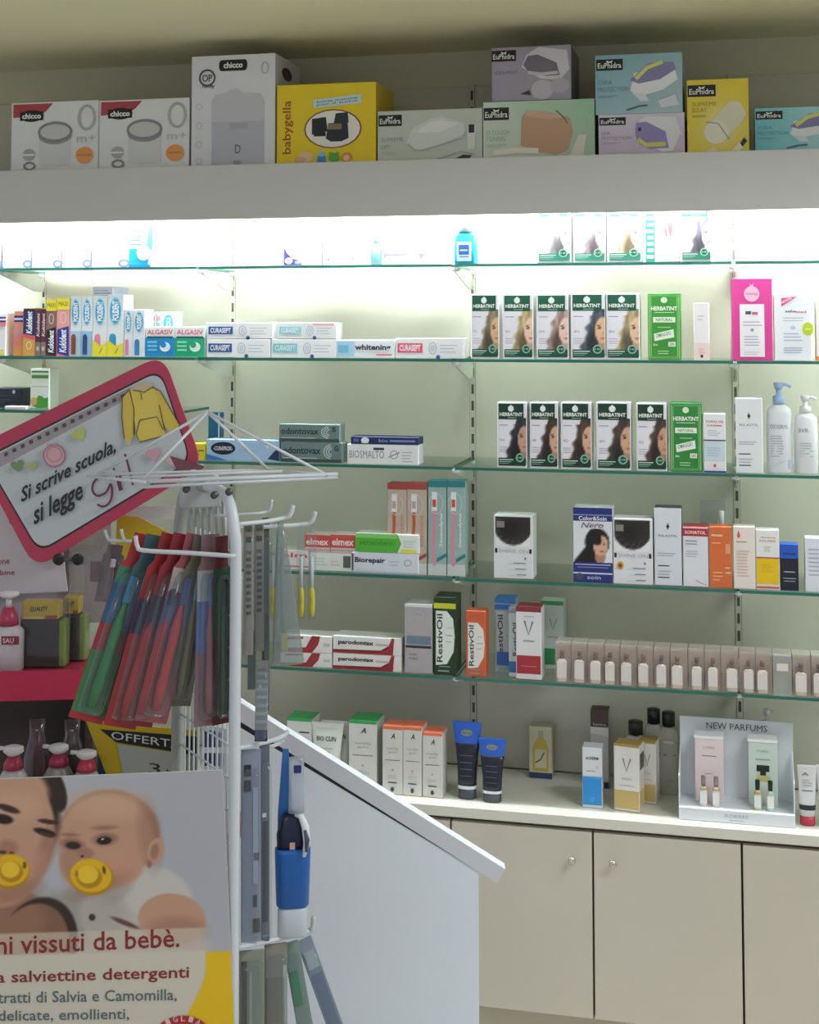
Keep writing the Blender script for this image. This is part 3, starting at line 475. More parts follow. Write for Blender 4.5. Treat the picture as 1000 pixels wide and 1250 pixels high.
carton('s2', 945, 991, 360, 'white skincare bag with pink corner and lime round sticker', [P([(.2, .82), (.2, .95), (.62, .97)], '#e0568e'), TA((.22, .86), (.26, .07), (-.01, .04), 'NOVITA', '#ffffff'), T(.3, .73, .6, .77, 'seba', '#3f4a4a', bold=.03), T(.6, .72, .86, .76, 'med', '#c94a6a', bold=.03), *LN(.25, .6, .85, .68, 2, '#c3c0cc'), E(.5, .5, .07, .03, '#bcd4ea'), *LN(.25, .3, .85, .45, 3, '#b9c3d6'), *LN(.25, .12, .85, .22, 3, '#9fb0c8'), E(.9, .48, .15, .10, '#c2d62e', 'sticker'), R(.82, .47, .97, .485, '#eef4c0', 'fine_print')], '#f1f2f6', 'skincare_box', depth=.06, sb=.012)
carton('s2', 996, 1022, 345, 'white carton with orange foot beside the sticker bag', [R(0, 0, 1, .06, '#e88a4a'), *LN(.2, .4, .8, .6, 3, '#c9c0c4')], '#f4efe8', 'skincare_box', depth=.06, sb=.012)
# ------------------------------------------------------------------ third glass shelf
carton('left3', -12, 26, 474, 'dark navy box on the short shelf behind the sign', [E(.75, .82, .05, .1, '#c9d0dc'), R(.1, .62, .8, .64, '#4a5870'), *LN(.1, .3, .7, .5, 2, '#45526a')], '#26303f', 'cosmetic_box', depth=.07, sb=.06)
carton('left3', 5, 31, 503, 'small white box in front of the dark navy box', [E(.5, .2, .35, .12, '#d9d4de'), R(.75, .7, .85, .78, '#b9a8b8')], '#ece9ee', 'cosmetic_box', depth=.03, sb=.01)
carton('left3', 37, 60, 450, 'white and green herbal box on the short shelf', [R(.06, .9, .95, .94, '#3f7a3a'), R(.06, .76, .95, .84, '#4a9440'), R(.06, .55, .95, .57, '#b9c6ba'), P([(.1, .1), (.45, .35), (.95, .3), (.95, .05), (.4, .04)], '#4fa838', 'printed_picture'), E(.2, .2, .18, .1, '#e0b070'), E(.8, .38, .18, .1, '#eef0f4'), R(.0, 0, 1, .04, '#8fb4a0')], '#eef3ea', 'herbal_box', depth=.05, sb=.02, side='#dfe6dc')
carton('s3', 232, 250.5, 541, 'small yellow box beside the sign corner', [R(.1, .5, .9, .6, '#8f7a1c'), R(.1, .25, .6, .33, '#8f7a1c')], '#e6cf2c', 'toothpaste_carton', depth=.06)
carton('s3', 254, 268, 504, 'upright teal blue box behind the light blue carton', [P([(.2, .25), (.8, .4), (.9, .3), (.3, .15)], '#cfe4ee'), R(.88, 0, 1, 1, '#e6eef0')], '#1a6e9c', 'toothpaste_carton', depth=.03, sb=.075)
carton('s3', 252, 341, 537, 'long light blue toothpaste carton with black oval logo', [E(.23, .58, .17, .3, '#141a30', 'logo_block'), T(.1, .48, .36, .68, '-CURAPROX-', '#e6ecf4', bold=.02), P([(0, 0), (0, .3), (.16, .16), (.3, 0)], '#3e79bd'), P([(.84, .12), (.95, .55), (1, .6), (1, .04)], '#20305c'), *LN(.45, .4, .72, .6, 2, '#8fb0d8', .2), E(.84, .7, .015, .06, '#f2f6fa')], '#a9c9ea', 'toothpaste_carton', depth=.05, sb=.015)
def odo(l, c='#6f8583'): return [R(0, .02, 1, .18, '#3f504f'), R(0, .18, 1, .96, c), T(.03, .42, .66, .78, 'odontovax', '#1c2a2c', bold=.02), *[L([(.86-r*math.cos(a), .55+r*2.6*math.sin(a)*.9) for a in [k*.26-1.3 for k in range(11)] if abs(r*2.6*math.sin(a)*.9) < .38], .012, '#d8e0de', 'printed_arcs') for r in (.07, .11, .15)], T(.88, .58, .95, .86, l, '#2a3a3c', bold=.03), R(.03, .2, .6, .24, '#c9d2d0', 'fine_print')]
o1 = carton('s3', 343, 417, 540, 'grey green toothpaste carton with silver arcs lying on the glass', odo('G'), '#8fa09d', 'toothpaste_carton', depth=.05, sb=.015)
carton('s3', 341, 414, 518, 'grey green toothpaste carton with silver arcs stacked on its twin', odo('S'), '#8fa09d', 'toothpaste_carton', depth=.05, sb=.015, on=o1)
b1 = carton('s3', 424, 511, 543, 'white enamel toothpaste carton with thin grey lettering', [T(.03, .3, .52, .68, 'BIOSMALTO', '#8a8a94', bold=0), R(.37, .72, .52, .84, '#3a3a44', 'fine_print'), O(.66, .5, .05, .2, .012, '#a4a4ae'), L([(.58, .35), (.66, .5), (.74, .62)], .015, '#8f8f9a'), *LN(.77, .15, .95, .75, 4, '#b4b4be', .3)], '#eeeef0', 'toothpaste_carton', depth=.05, sb=.015)
carton('s3', 428, 511, 533.5, 'flat navy toothpaste carton with white tooth, lying on the white one', [E(.215, .5, .06, .4, '#e8ecf6', 'tooth_picture'), P([(.16, .5), (.27, .5), (.26, .08), (.215, .3), (.17, .08)], '#e8ecf6', 'tooth_picture'), T(.42, .3, .55, .7, 'bio', '#9fb2e0'), R(.58, .35, .95, .6, '#7f92c8', 'fine_print'), R(.04, .3, .12, .7, '#5a6cb0', 'fine_print')], '#1f2b5c', 'toothpaste_carton', depth=.05, sb=.015, on=b1)
H3 = [(607, 643, 491, '#2e2a30', '#c9a08a', '5N', 'near black hair'), (647, 681, 491, '#43332e', '#d9ab8c', '4R', 'dark brown wavy hair and pale face'), (685, 722, 491, '#4f3a33', '#dcae92', '4D', 'chestnut curls'), (728, 770, 491, '#45362f', '#d6a88c', '4M', 'deep brown wavy hair swept aside'), (777, 814, 492, '#4a362e', '#cf9f80', '5D', 'warm brown hair, beside the green box')]
for i, (a, b, yt, hc, sk, sn, d) in enumerate(H3):
    carton('s3', a, b, yt, 'hair dye box with %s on the third shelf' % d, herb(hc, sk, sn, i+9, '#0c3a2c'), '#eceaf0', 'hair_dye_box', depth=.055, sb=.012, group='hair dye boxes on the third shelf')
carton('s3', 818, 857, 492, 'bright green hair dye box on the third shelf', herb_green(), '#2f8a3a', 'hair_dye_box', depth=.055, sb=.012)
carton('s3', 859, 886, 505, 'white skincare box with red lettering and pale blue lower half', [T(.1, .84, .9, .88, 'TOPIALYSE', '#d0605a'), T(.15, .78, .85, .81, 'CREME', '#d0605a'), *LN(.2, .62, .8, .74, 3, '#c6c6cc'), R(0, .535, 1, .555, '#5a3a6a'), R(.03, .2, .97, .53, '#cfdce8'), *LN(.15, .28, .85, .45, 4, '#aebdcf'), E(.5, .12, .06, .03, '#d0605a'), R(0, 0, 1, .03, '#3c3f9a')], '#eeeef0', 'skincare_box', depth=.04, sb=.012)
def ril(): return [P([(.5, .79), (.57, .76), (.5, .73), (.43, .76)], '#33333a'), L([(.5, .80), (.5, .72)], .04, '#33333a'), T(.15, .625, .85, .655, 'RILASTIL', '#77777f', bold=0), *LN(.12, .38, .88, .44, 2, '#b4b4bc'), R(.12, .25, .55, .262, '#2d2d33', 'fine_print'), R(.12, .1, .55, .112, '#2d2d33', 'fine_print'), *LN(.12, .14, .75, .22, 2, '#bcbcc4')]
carton('s3', 898, 931, 486, 'tall white skincare box with tiny black star emblem, beside the pump bottles', ril(), '#e8e9ec', 'skincare_box', depth=.05, sb=.012, side='#c6c8cc')
bottle('s3', 950.5, 31, 467, 'white lotion bottle with pale blue pump head', '#e9ebee', '#a9c6ea', pump=True, capfrac=.24, sb=.045, prims=[T(.1, .76, .9, .83, 'DEXERYL', '#8a94a8', bold=0), *LN(.1, .25, .7, .66, 9, '#b4b9c4'), P([(.1, .04), (.95, .04), (.95, .2), (.5, .14)], '#b4cdf0')])
bottle('s3', 983, 29, 483, 'white lotion bottle with plain white pump', '#ebedef', '#eeeff0', pump=True, capfrac=.22, sb=.045, prims=[T(.14, .8, .62, .88, 'SVR', '#8a8a94', bold=0), *LN(.2, .3, .85, .62, 6, '#c1c4cc')])
# ------------------------------------------------------------------ fourth glass shelf
e1 = carton('s4', 340, 377, 672, 'white and red toothpaste carton half hidden by the hanging brushes', [R(0, .55, 1, 1, '#e6e2e2'), T(.1, .62, .95, .88, 'elm', '#d05a60', bold=.02), R(.0, .12, 1, .2, '#c9787c')], '#e4e0e0', 'toothpaste_carton', depth=.06)
e2 = carton('s4', 378, 429.5, 675, 'white toothpaste carton with pale green lettering under the red ones', [*LN(.1, .3, .45, .8, 3, '#bcd6c6', .3), *LN(.5, .3, .75, .7, 2, '#e0c2be', .3), R(.8, .2, .97, .85, '#5e625e')], '#e6e8e6', 'toothpaste_carton', depth=.06)
for a, b, on, d in [(372, 403, e2, 'beside the hanging brushes'), (403.5, 434, e2, 'beside the green carton')]:
    x = carton('s4', a, b, 653, 'red topped toothpaste carton with white lettering, ' + d, [R(0, .28, 1, 1, '#c9524c'), T(.06, .4, .94, .8, 'elmex', '#f2e0dc', bold=.03), R(0, .1, 1, .16, '#d8908a')], '#d9cfcc', 'toothpaste_carton', depth=.055, on=on)
e3 = carton('s4', 430, 511, 675, 'white toothpaste carton with black repair lettering', [R(.0, .1, .02, .9, '#3a3c40'), T(.04, .42, .5, .75, 'Biorepair', '#23252e', bold=.03), *LN(.56, .4, .74, .7, 2, '#b9bcc6', .3), O(.84, .55, .05, .14, .012, '#9aa0b0'), R(0, 0, 1, .08, '#b9c4da')], '#dfe3ee', 'toothpaste_carton', depth=.05, sb=.015)
carton('s4', 434, 512, 652, 'bright green toothpaste carton stacked on the white repair one', [P([(0, 0), (.66, 0), (.72, .5), (.66, 1), (0, 1)], '#57b63c'), P([(0, .75), (.66, .75), (.66, 1), (0, 1)], '#86cf6a'), T(.06, .38, .6, .66, 'sensodent', '#3f8f2c', bold=.02), R(.72, 0, .95, .2, '#e8e04a'), *LN(.75, .35, .95, .75, 3, '#c3c8c3', .3)], '#eceeec', 'toothpaste_carton', depth=.05, sb=.015, on=e3)
CLP = clear_mat('clear_plastic', '#f2f5f4', .12, .12, .10, '#dfe5e4')
CLP2 = clear_mat('clear_plastic_soft', '#f4f6f5', .10, .2, .22, '#dfe3e2')
def brush_box(x0, x1, yt, topc, bodyc, brush, label, grp, txt):
    o = carton('s4', x0, x1, yt, label, [R(.0, .93, 1, 1, topc, 'header_band'), R(.0, 0, 1, .12, '#cfd4d2'), L([(.32, .82), (.36, .55), (.30, .38), (.34, .1)], .16, brush, 'toothbrush_picture'), R(.22, .68, .5, .88, '#eef0f0', 'toothbrush_picture'), R(.25, .72, .45, .80, '#d0503f' if topc != '#a84842' else '#b8b0a8', 'toothbrush_picture'), T(.62, .3, .84, .66, txt, '#e9eceb' if topc != '#a84842' else '#c99a84', 90, bold=.03), P([(.5, .14), (1, .2), (1, .24), (.5, .18)], topc), O(.45, .76, .36, .11, .03, '#d9dedc')], bodyc, 'toothbrush_box', depth=.035, group=grp, side='#a9b9b6' if topc != '#a84842' else '#b99a90', top=topc)
    return o
brush_box(473, 496.5, 590, '#a84842', '#c7b4a6', '#c2603a', 'red topped toothbrush box with orange brush, beside the toothpastes', 'red topped toothbrush boxes', 'elmex')['label'] = 'red topped toothbrush box standing behind the green toothpaste carton'
brush_box(497, 521, 590, '#a84842', '#c7b4a6', '#c2603a', 'red topped toothbrush box touching the teal topped ones', 'red topped toothbrush boxes', 'elmex')
brush_box(522.5, 545, 587, '#2f7f86', '#9fb9b6', '#e68aa6', 'teal topped toothbrush box with pink brush, touching the red topped box', 'teal topped toothbrush boxes', 'Sensodyne')
brush_box(546, 568, 587, '#2f7f86', '#9fb9b6', '#e68aa6', 'teal topped toothbrush box with pink brush, nearer the slotted upright', 'teal topped toothbrush boxes', 'Sensodyne')
def shine(badge):
    def fn(u, v):
        im = np.tile(np.array([.16, .14, .13]), (len(u), 1)); r = np.sqrt((u-.75)**2+((v-.75)*.9)**2)
        im = lay(im, np.clip(np.sin(np.arctan2(v-.75, u-.85)*26)*.5+.5, 0, 1)*np.clip(r*1.1, 0, 1)*.55, [.50, .46, .42]); im = lay(im, ell(u, v, .4, .6, .3, .3, 0, .9), [.10, .09, .09])
        im = lay(im, soft(np.sqrt((u-.5)**2*2.2+(v-1.0)**2*.95)*-1+.93, .04), [.93, .93, .94]); return im
    o = [PIC(.04, .50, .93, .97, 22, 20, fn), R(.07, .80, .27, .9, '#8d8580', 'label_panel'), R(.03, .40, .09, .47, '#26262a'), R(.9, .40, .96, .47, '#26262a'), T(.13, .405, .87, .46, 'SHINE ON', '#b6b6bc', bold=0), R(.78, .30, .82, .34, '#7a7a84'), *[R(.5+.04*k, .24-.09*k, .82, .25-.09*k, '#6c6c76', 'fine_print') for k in range(3)], *[R(.35, .225-.09*k, .8, .23-.09*k, '#c1c1c8', 'fine_print') for k in range(3)]]
    if badge: o += [E(.18, .28, .085, .06, '#d89a2c', 'sticker'), E(.18, .28, .045, .03, '#7c4a1a', 'sticker')]
    return o
carton('s4', 603, 651, 629, 'white hair colour box with dark hair arc, standing alone', shine(False), '#e6e6ea', 'hair_dye_box', depth=.055, sb=.02)
def lady(u, v):
    im = np.tile(np.array([.90, .91, .93]), (len(u), 1)); dk = [.09, .07, .08]
    im = lay(im, ell(u, v, .62, .60, .33, .42, 0, .08), dk); im = lay(im, soft(np.maximum(.55-.55*(.75-v)-u-.03, v-.62)*-1-.0, .08)*0, dk); im = lay(im, soft(np.maximum(np.maximum(.72*(v)-.02-u*1.0+.0, u-.62), v-.6), .08), dk)
    im = lay(im, ell(u, v, .70, .18, .14, .22, 0, .2), [.70, .52, .42]); im = lay(im, ell(u, v, .72, .50, .19, .30, -8, .1), [.86, .68, .57])
    for x in (.66, .80): im = lay(im, ell(u, v, x, .56, .045, .022, 0, .5), [.2, .14, .12])
    im = lay(im, ell(u, v, .74, .34, .06, .025, 0, .5), [.66, .3, .3]); im = lay(im, ell(u, v, .56, .75, .16, .25, 25, .2), dk); return im
carton('s4', 700, 747.5, 620, 'navy and white hair colour box with dark haired woman portrait', [R(0, .82, 1, 1, '#26317c'), R(0, .895, 1, .91, '#8a92c8'), T(.14, .83, .86, .885, 'Color&Soin', '#f2f4fa', bold=.02), T(.2, .73, .78, .80, 'Nero', '#3c3c48', shear=.3, bold=0), T(.42, .765, .78, .80, 'Color', '#b06a8a', shear=.2, bold=0), PIC(.02, .27, .98, .72, 24, 24, lady), R(0, .0, 1, .27, '#26317c'), R(.05, .235, .95, .245, '#cfd4ea', 'fine_print'), R(.1, .20, .9, .208, '#9aa2d0', 'fine_print'), R(0, .115, 1, .135, '#d4d8ea', 'printed_line'), T(.35, .045, .7, .095, 'soin', '#c6cbe6'), E(.16, .075, .1, .05, '#4c5064')], '#e9eaf0', 'hair_dye_box', depth=.055, sb=.012)
carton('s4', 748.5, 797, 633, 'white hair colour box with dark hair arc and gold sticker', shine(True), '#e6e6ea', 'hair_dye_box', depth=.055, sb=.012)
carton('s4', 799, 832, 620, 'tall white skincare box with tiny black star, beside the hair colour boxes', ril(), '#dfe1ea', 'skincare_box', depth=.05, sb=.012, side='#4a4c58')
carton('s4', 834, 864.5, 643, 'white pharmacy box with red header band', [R(0, .84, 1, .97, '#b8303a', 'header_band'), T(.08, .875, .92, .93, 'SOMATOL', '#f4e6e4', bold=.02), *LN(.1, .7, .6, .8, 2, '#9a9aa4'), *LN(.1, .5, .7, .62, 3, '#c4c4cc'), L([(.5, .12), (.75, .06), (.95, .04)], .015, '#5a5a66'), L([(.55, .1), (.7, .07)], .01, '#9a9aa6')], '#e4e4ea', 'pharmacy_box', depth=.05, sb=.012, top='#b8303a')
carton('s4', 866, 893.5, 643, 'orange sunscreen box between the red headed and pink boxes', [R(.1, .84, .6, .87, '#f2c6a4', 'lettering'), R(.12, .72, .5, .74, '#f0b48c', 'fine_print'), R(.72, .56, .93, .72, '#eba078'), *LN(.15, .12, .6, .3, 3, '#f0b48c'), R(.7, .32, .9, .34, '#f4d2b8', 'fine_print'), R(.7, .24, .95, .26, '#f4d2b8', 'fine_print')], '#dd6f3a', 'sunscreen_box', depth=.04, sb=.012)
bottle('s4', 881, 14, 624, 'small white dropper bottle behind the orange box', '#eceff0', '#f1f3f3', 'dropper_bottle', capfrac=.2, sb=.09, neck=.4)
t = thing('price_card_holder', at(871, 690, -.06)*1.0, 'clear acrylic card holder behind the orange box', 'card holder'); t.location.z = SHELF['s4'][0]+.0004
hh = at(871, 611, -.06).z-t.location.z
MB().bbox(-.028, .028, 0, .003, 0, hh, .0006).build('panel', CLP2, t); MB().bbox(-.028, .028, -.02, .03, 0, .003, .0006).build('foot', CLP2, t); MB().box(-.018, .008, -.0012, -.0002, hh*.62, hh*.72).build('card_print', mat('#a9aca4', .5), t)
carton('s4', 895.5, 922, 643, 'pale pink cream box with coral drop emblem', [E(.25, .85, .07, .035, '#d8604f'), P([(.18, .86), (.25, .94), (.32, .86)], '#d8604f'), R(.14, .745, .62, .76, '#c9857a', 'lettering'), *LN(.15, .2, .8, .65, 9, '#d9bcb4')], '#efe2dc', 'skincare_box', depth=.04, sb=.012)
carton('s4', 923, 951.5, 647, 'yellow and white sunscreen box with coral lettering', [T(.2, .86, .85, .885, 'Avene', '#c9746a'), T(.15, .80, .85, .83, 'SOLAIRE', '#c9746a'), *LN(.35, .64, .7, .74, 3, '#b9b9ac'), R(.0, .525, 1, .545, '#c0503c'), R(.02, .1, .98, .52, '#ecc414'), *LN(.2, .3, .8, .45, 4, '#d8ae18'), R(.02, .03, .98, .06, '#d8603a')], '#ecebe6', 'sunscreen_box', depth=.04, sb=.012)
carton('s4', 953, 975, 665, 'black and royal blue small box', [R(0, .70, 1, 1, '#2358c0'), R(.15, .78, .85, .82, '#163a86', 'lettering'), R(.2, .40, .8, .42, '#b9bcc6', 'fine_print'), R(.15, .26, .85, .28, '#9a9da8', 'fine_print'), R(.2, .2, .8, .22, '#9a9da8', 'fine_print')], '#1d2030', 'cosmetic_box', depth=.04, sb=.012, top='#2a62d0')
carton('s4', 983, 1012, 657, 'plain white skincare box past the black and blue box', [*LN(.15, .3, .8, .85, 7, '#b4b9cc')], '#e4e5ee', 'skincare_box', depth=.04, sb=.012)
# ------------------------------------------------------------------ lowest glass shelf
def paro(): return [P([(0, 0), (1, 0), (1, 1), (.86, 1), (.80, .35), (.66, .12), (0, .12)], '#9c2f36'), P([(0, .12), (.66, .12), (.8, .35), (.84, .6), (.7, .25), (0, .2)], '#7a2028'), P([(.90, 1), (1, 1), (1, .0), (.88, 0)], '#e9e2e0'), T(.08, .45, .60, .78, 'parodontax', '#23232b', bold=.03), R(.63, .52, .82, .64, '#c3b9ba', 'fine_print')]
def paro_end(): return [P([(0, 0), (.62, 0), (.74, .5), (.78, 1), (.62, 1), (.5, .3), (0, .2)], '#a33038'), P([(.1, .7), (.45, .8), (.45, .92), (.1, .86)], '#b5444a'), R(.84, .4, .96, .6, '#c9c2c2', 'fine_print')]
PARO = 'parodontal'
p1 = carton('s5', 342, 405, 797, 'red and white toothpaste carton, lower one beside the hanging brushes', paro_end(), '#ece8e6', 'toothpaste_carton', depth=.06, sb=.012)
carton('s5', 342, 405, 776, 'red and white toothpaste carton, upper one beside the hanging brushes', paro_end(), '#ece8e6', 'toothpaste_carton', depth=.06, sb=.012, on=p1)
p2 = carton('s5', 406.5, 490, 799, 'red swoosh toothpaste carton, lower one beside the grey box', paro(), '#ebe7e6', 'toothpaste_carton', depth=.06, sb=.012)
carton('s5', 406.5, 490, 778, 'red swoosh toothpaste carton, upper one beside the grey box', paro(), '#ebe7e6', 'toothpaste_carton', depth=.06, sb=.012, on=p2)
carton('s5', 494, 528, 738, 'silver grey box with slate blue band', [R(.0, .96, 1, 1, '#e2e0e4'), O(.5, .85, .2, .04, .015, '#c9c4ca'), R(.08, .42, .94, .54, '#6f8496'), R(.04, .365, .96, .40, '#2c2f36'), *LN(.15, .2, .5, .32, 2, '#918a92')], '#b3acb0', 'hair_care_box', depth=.06, sb=.012, top='#d4d2d4', side='#99949a')
def resti(c, hd, wht='#e4eae4'): return [P([(.10, .12), (.6, .14), (.9, .3), (.95, .5), (.88, .72), (.6, .82), (.10, .82)], wht, 'label_panel'), T(.14, .16, .40, .78, 'RestivOil', '#3a463c', 90, bold=.02), R(.0, .85, 1, .92, hd), R(.55, .5, .85, .512, '#9aa89a', 'fine_print'), R(.55, .42, .8, .43, '#9aa89a', 'fine_print'), R(.2, .04, .7, .06, '#8fa890', 'fine_print'), R(.25, .1, .75, .112, '#8fa890', 'fine_print'), R(.6, .6, .85, .612, '#b3bdb3', 'fine_print')]
carton('s5', 529.5, 556.5, 729, 'dark green hair oil box with yellow band', resti('#1d3a24', '#ccd02c'), '#20391f', 'hair_care_box', depth=.065, sb=.012, top='#1c2c18', side='#2c4426')
carton('s5', 569, 593, 746, 'orange and white hair oil box', resti('#d8603a', '#d8603a', '#e9e5e0'), '#d4623c', 'hair_care_box', depth=.04, sb=.012)
carton('s5', 604, 629, 731, 'grey hair oil box with blue foot, set back', [*resti('#9fb0ba', '#2f68b4', '#b9c4c8'), R(.1, .1, .95, .28, '#2a62b0'), R(0, .94, 1, 1, '#2f6fc0')], '#9cabb2', 'hair_care_box', depth=.05, sb=.06, top='#3a78c4')
carton('s5', 621, 637, 742, 'narrow white hair oil box beside the red footed box', [T(.3, .3, .75, .78, 'RestivOil', '#44525c', 90, bold=.02), R(.0, .06, .8, .22, '#3a6aa8'), R(0, .92, 1, 1, '#8a98a0')], '#c6ced0', 'hair_care_box', depth=.04, sb=.03)
def vichy(c, c2): return [R(.03, .08, .97, .33, c), R(0, .93, 1, 1, c2, 'header_band'), L([(.34, .80), (.5, .62), (.66, .80)], .05, '#55555c', 'lettering'), L([(.30, .80), (.40, .80)], .02, '#55555c', 'lettering'), R(.3, .86, .7, .875, '#c9b4b8', 'fine_print'), R(.28, .52, .72, .54, '#9a9aa4', 'fine_print'), R(.2, .18, .8, .19, '#00000' and '#d88a8e', 'fine_print')]
carton('s5', 630, 661, 741, 'white skincare box with red foot and V emblem', vichy('#a82a34', '#8f2f38'), '#e4e2e4', 'skincare_box', depth=.05, sb=.012, top='#8f2f38')
carton('s5', 660, 688, 734, 'white skincare box with green foot and V emblem, set back', [R(.05, .06, .9, .3, '#2f8a52'), R(0, .94, 1, 1, '#3f9a62', 'header_band'), L([(.4, .74), (.55, .58), (.7, .74)], .05, '#8f9a94', 'lettering'), R(.3, .46, .8, .48, '#9fada4', 'fine_print')], '#c9d4cc', 'skincare_box', depth=.05, sb=.12)
# sample perfume boxes
SAM = clear_mat('sample_box_plastic', '#fbf8f6', .06, .1, .08, '#e6deda')
def perfume(x0, x1, yt, full):
    zz, yf = SHELF['s5']; Y = yf+.014; a, b = at(x0, yt, Y), at(x1, yt, Y); w = b.x-a.x-.0006; h = (a.z+b.z)/2-zz
    t = thing('perfume_sample_box', ((a.x+b.x)/2, Y, zz+.0004), 'clear little perfume box with white labelled mini bottle, lowest glass shelf' if full else 'little perfume box showing no bottle, in the row of samples', 'perfume box', 'row of perfume sample boxes on the lowest glass shelf')
    MB().bbox(-w/2, w/2, .0025, .05, .0, h, .0006).build('tray', mat('#c9beb6', .5), t)
    MB().bbox(-w/2+.0004, w/2-.0004, -.016, .0023, 0, h-.0004, .0006).build('clear_lid', SAM if full else CLP2, t)
    if full:
        bx = random.uniform(-.0045, .0045); bw = w*.31
        bo = MB().loft([(.003, bw*.95, .0055), (.004, bw, .006), (h*.56, bw, .006), (h*.60, bw*.5, .005), (h*.61, bw*.34, .004)], 14, 4, bx, -.0085).build('bottle', mat('#d9cfc8', .2), t, True)
        MB().box(bx-bw*.98, bx+bw*.98, -.0152, -.0147, h*.13, h*.53).build('bottle_label', mat('#f0f0ee', .5), t)
        MB().loft([(h*.61, bw*.45, bw*.45), (h*.66, bw*.45, bw*.45), (h*.665, bw*.3, bw*.3), (h*.70, bw*.3, bw*.3), (h*.705, bw*.42, bw*.42), (h*.82, bw*.42, bw*.42), (h*.825, bw*.3, bw*.3)], 12, 2, bx, -.0085).build('bottle_cap', mat('#7a5c50' if random.random() < .5 else '#5f5854', .3, .2), t, True)
    else: MB().box(-w*.3, w*.3, -.0172, -.0166, h*.62, h*.8).build('label', mat('#e2d8d4', .5), t)
PE = [678, 697.5, 717, 738, 757, 778, 798, 818, 840, 860, 880, 902, 922, 943, 967, 990, 1012]
for i, (a, b) in enumerate(zip(PE[:-1], PE[1:])): perfume(a, b-.4, 784+(a-678)*.054, i != 13)
# ------------------------------------------------------------------ on the worktop
def alea(c): return [R(0, .955, 1, 1, c, 'header_band'), T(.42, .82, .62, .90, 'A', '#2c2c30', shear=.3, bold=.02), T(.2, .66, .8, .70, 'vanilla', '#a9a9ac', bold=0), T(.3, .60, .7, .64, 'gel', '#a9a9ac', bold=0), R(.12, .50, .86, .508, '#5a5a60', 'printed_line'), E(.5, .36, .05, .018, '#e6a89a'), *LN(.25, .24, .75, .3, 2, '#c9c9cc'), R(.28, .17, .72, .185, '#3c3c42', 'fine_print'), E(.5, .08, .09, .035, '#4a4a50')]
carton('ctr', 350, 381, 877, 'white intimate care box with green top, behind the sloping desk', [R(0, .955, 1, 1, '#3fa862', 'header_band'), R(.5, .78, .9, .80, '#2c2c30', 'fine_print'), *LN(.2, .5, .8, .7, 3, '#b9bcb9')], '#dcdcd6', 'pharmacy_box', depth=.06, sb=.06, top='#3fa862')
carton('ctr', 426, 460, 880, 'white pharmacy box with green top', alea('#3fa862'), '#dcdcd6', 'pharmacy_box', depth=.07, sb=.05, top='#3fa862', side='#c6cdc2')
for k, (x, sbb) in enumerate([(400, .06), (412, .10)]):
    tube_pack('ctr', x, 30, 882 if k == 0 else 880, ['white cream tube with black lettering beside the green topped box', 'white cream tube behind the other white tube'][k], '#dedfda', '#c9cac6', [T(.15, .68, .85, .76, 'BIO CLIN', '#3a3a40', bold=.02), *LN(.2, .35, .8, .6, 4, '#b9bab6'), R(.1, .9, .9, .905, '#b4b4b0', 'fine_print')], sb=sbb, wtop=40)
for a, b, yt in [(467, 491.5, 887), (492, 515, 888), (516, 540, 895)]:
    carton('ctr', a, b, yt, 'white pharmacy box with coral top, ' + {467: 'beside the green topped box', 492: 'the middle of three', 516: 'the shortest of three'}[a], alea('#e8785a'), '#dad8d3', 'pharmacy_box', depth=.055, sb=.04, top='#f08060', group='coral topped pharmacy boxes')
def mentube(): return [E(.5, .84, .24, .05, '#8a8f6a'), T(.3, .82, .7, .86, 'derma', '#3a60b8', bold=.02), *[R(.2, .5-.1*k, .8, .508-.1*k, '#6a6f84', 'fine_print') for k in range(4)], ]
MS = [('dark_panel', .05, .68, '#171b2a'), ('white_band', .0, .05, '#dfe2ea')]
tube_pack('ctr', 570.5, 22, 881, 'tall black and blue hair gel tube standing on its cap', '#2a62cc', '#4c4e58', mentube(), sb=.06, wtop=35, capfrac=.13, sleeves=MS)
tube_pack('ctr', 601, 22, 901, 'shorter black and blue hair gel tube standing on its cap', '#2a62cc', '#4c4e58', mentube(), sb=.05, wtop=34, capfrac=.14, sleeves=MS)
carton('ctr', 646, 674, 887, 'slim shampoo box with yellow bottle picture near the wall', [R(0, 0, 1, .11, '#33406a'), P([(.16, .14), (.16, .60), (.3, .74), (.4, .78), (.4, .92), (.62, .92), (.62, .78), (.72, .74), (.84, .60), (.84, .14)], '#cdb64a', 'bottle_picture'), R(.26, .2, .76, .56, '#d9d4ae', 'bottle_picture'), L([(.28, .3), (.5, .36), (.66, .5)], .05, '#3c3c44'), R(.4, .8, .62, .92, '#b9b4a0')], '#d6cfb4', 'shampoo_box', depth=.03, sb=.225)
carton('ctr', 721, 743, 867, 'tall white box with dark brown top near the wall', [R(0, .78, 1, 1, '#54403f', 'header_band'), T(.15, .80, .85, .83, 'Revivre', '#d8c8c4', bold=0), P([(0, .70), (1, .66), (1, .78), (0, .78)], '#e0dcdc'), *LN(.2, .4, .7, .6, 3, '#b4b0b0'), R(0, 0, 1, .08, '#3a3c58')], '#c6c3c4', 'hair_care_box', depth=.04, sb=.19, top='#54403f')
carton('ctr', 711, 735, 913, 'sky blue and white skincare box', [R(.02, .05, .98, .52, '#2c8fd6'), T(.18, .80, .82, .85, 'A-DERM', '#3a3a42', bold=.02), E(.75, .68, .05, .03, '#e6b8c4'), *LN(.2, .6, .7, .66, 1, '#b4b4bc'), O(.5, .14, .09, .03, .02, '#7fc0ee'), R(0, .49, 1, .52, '#4aa4e2')], '#dcdee2', 'skincare_box', depth=.04, sb=.055)
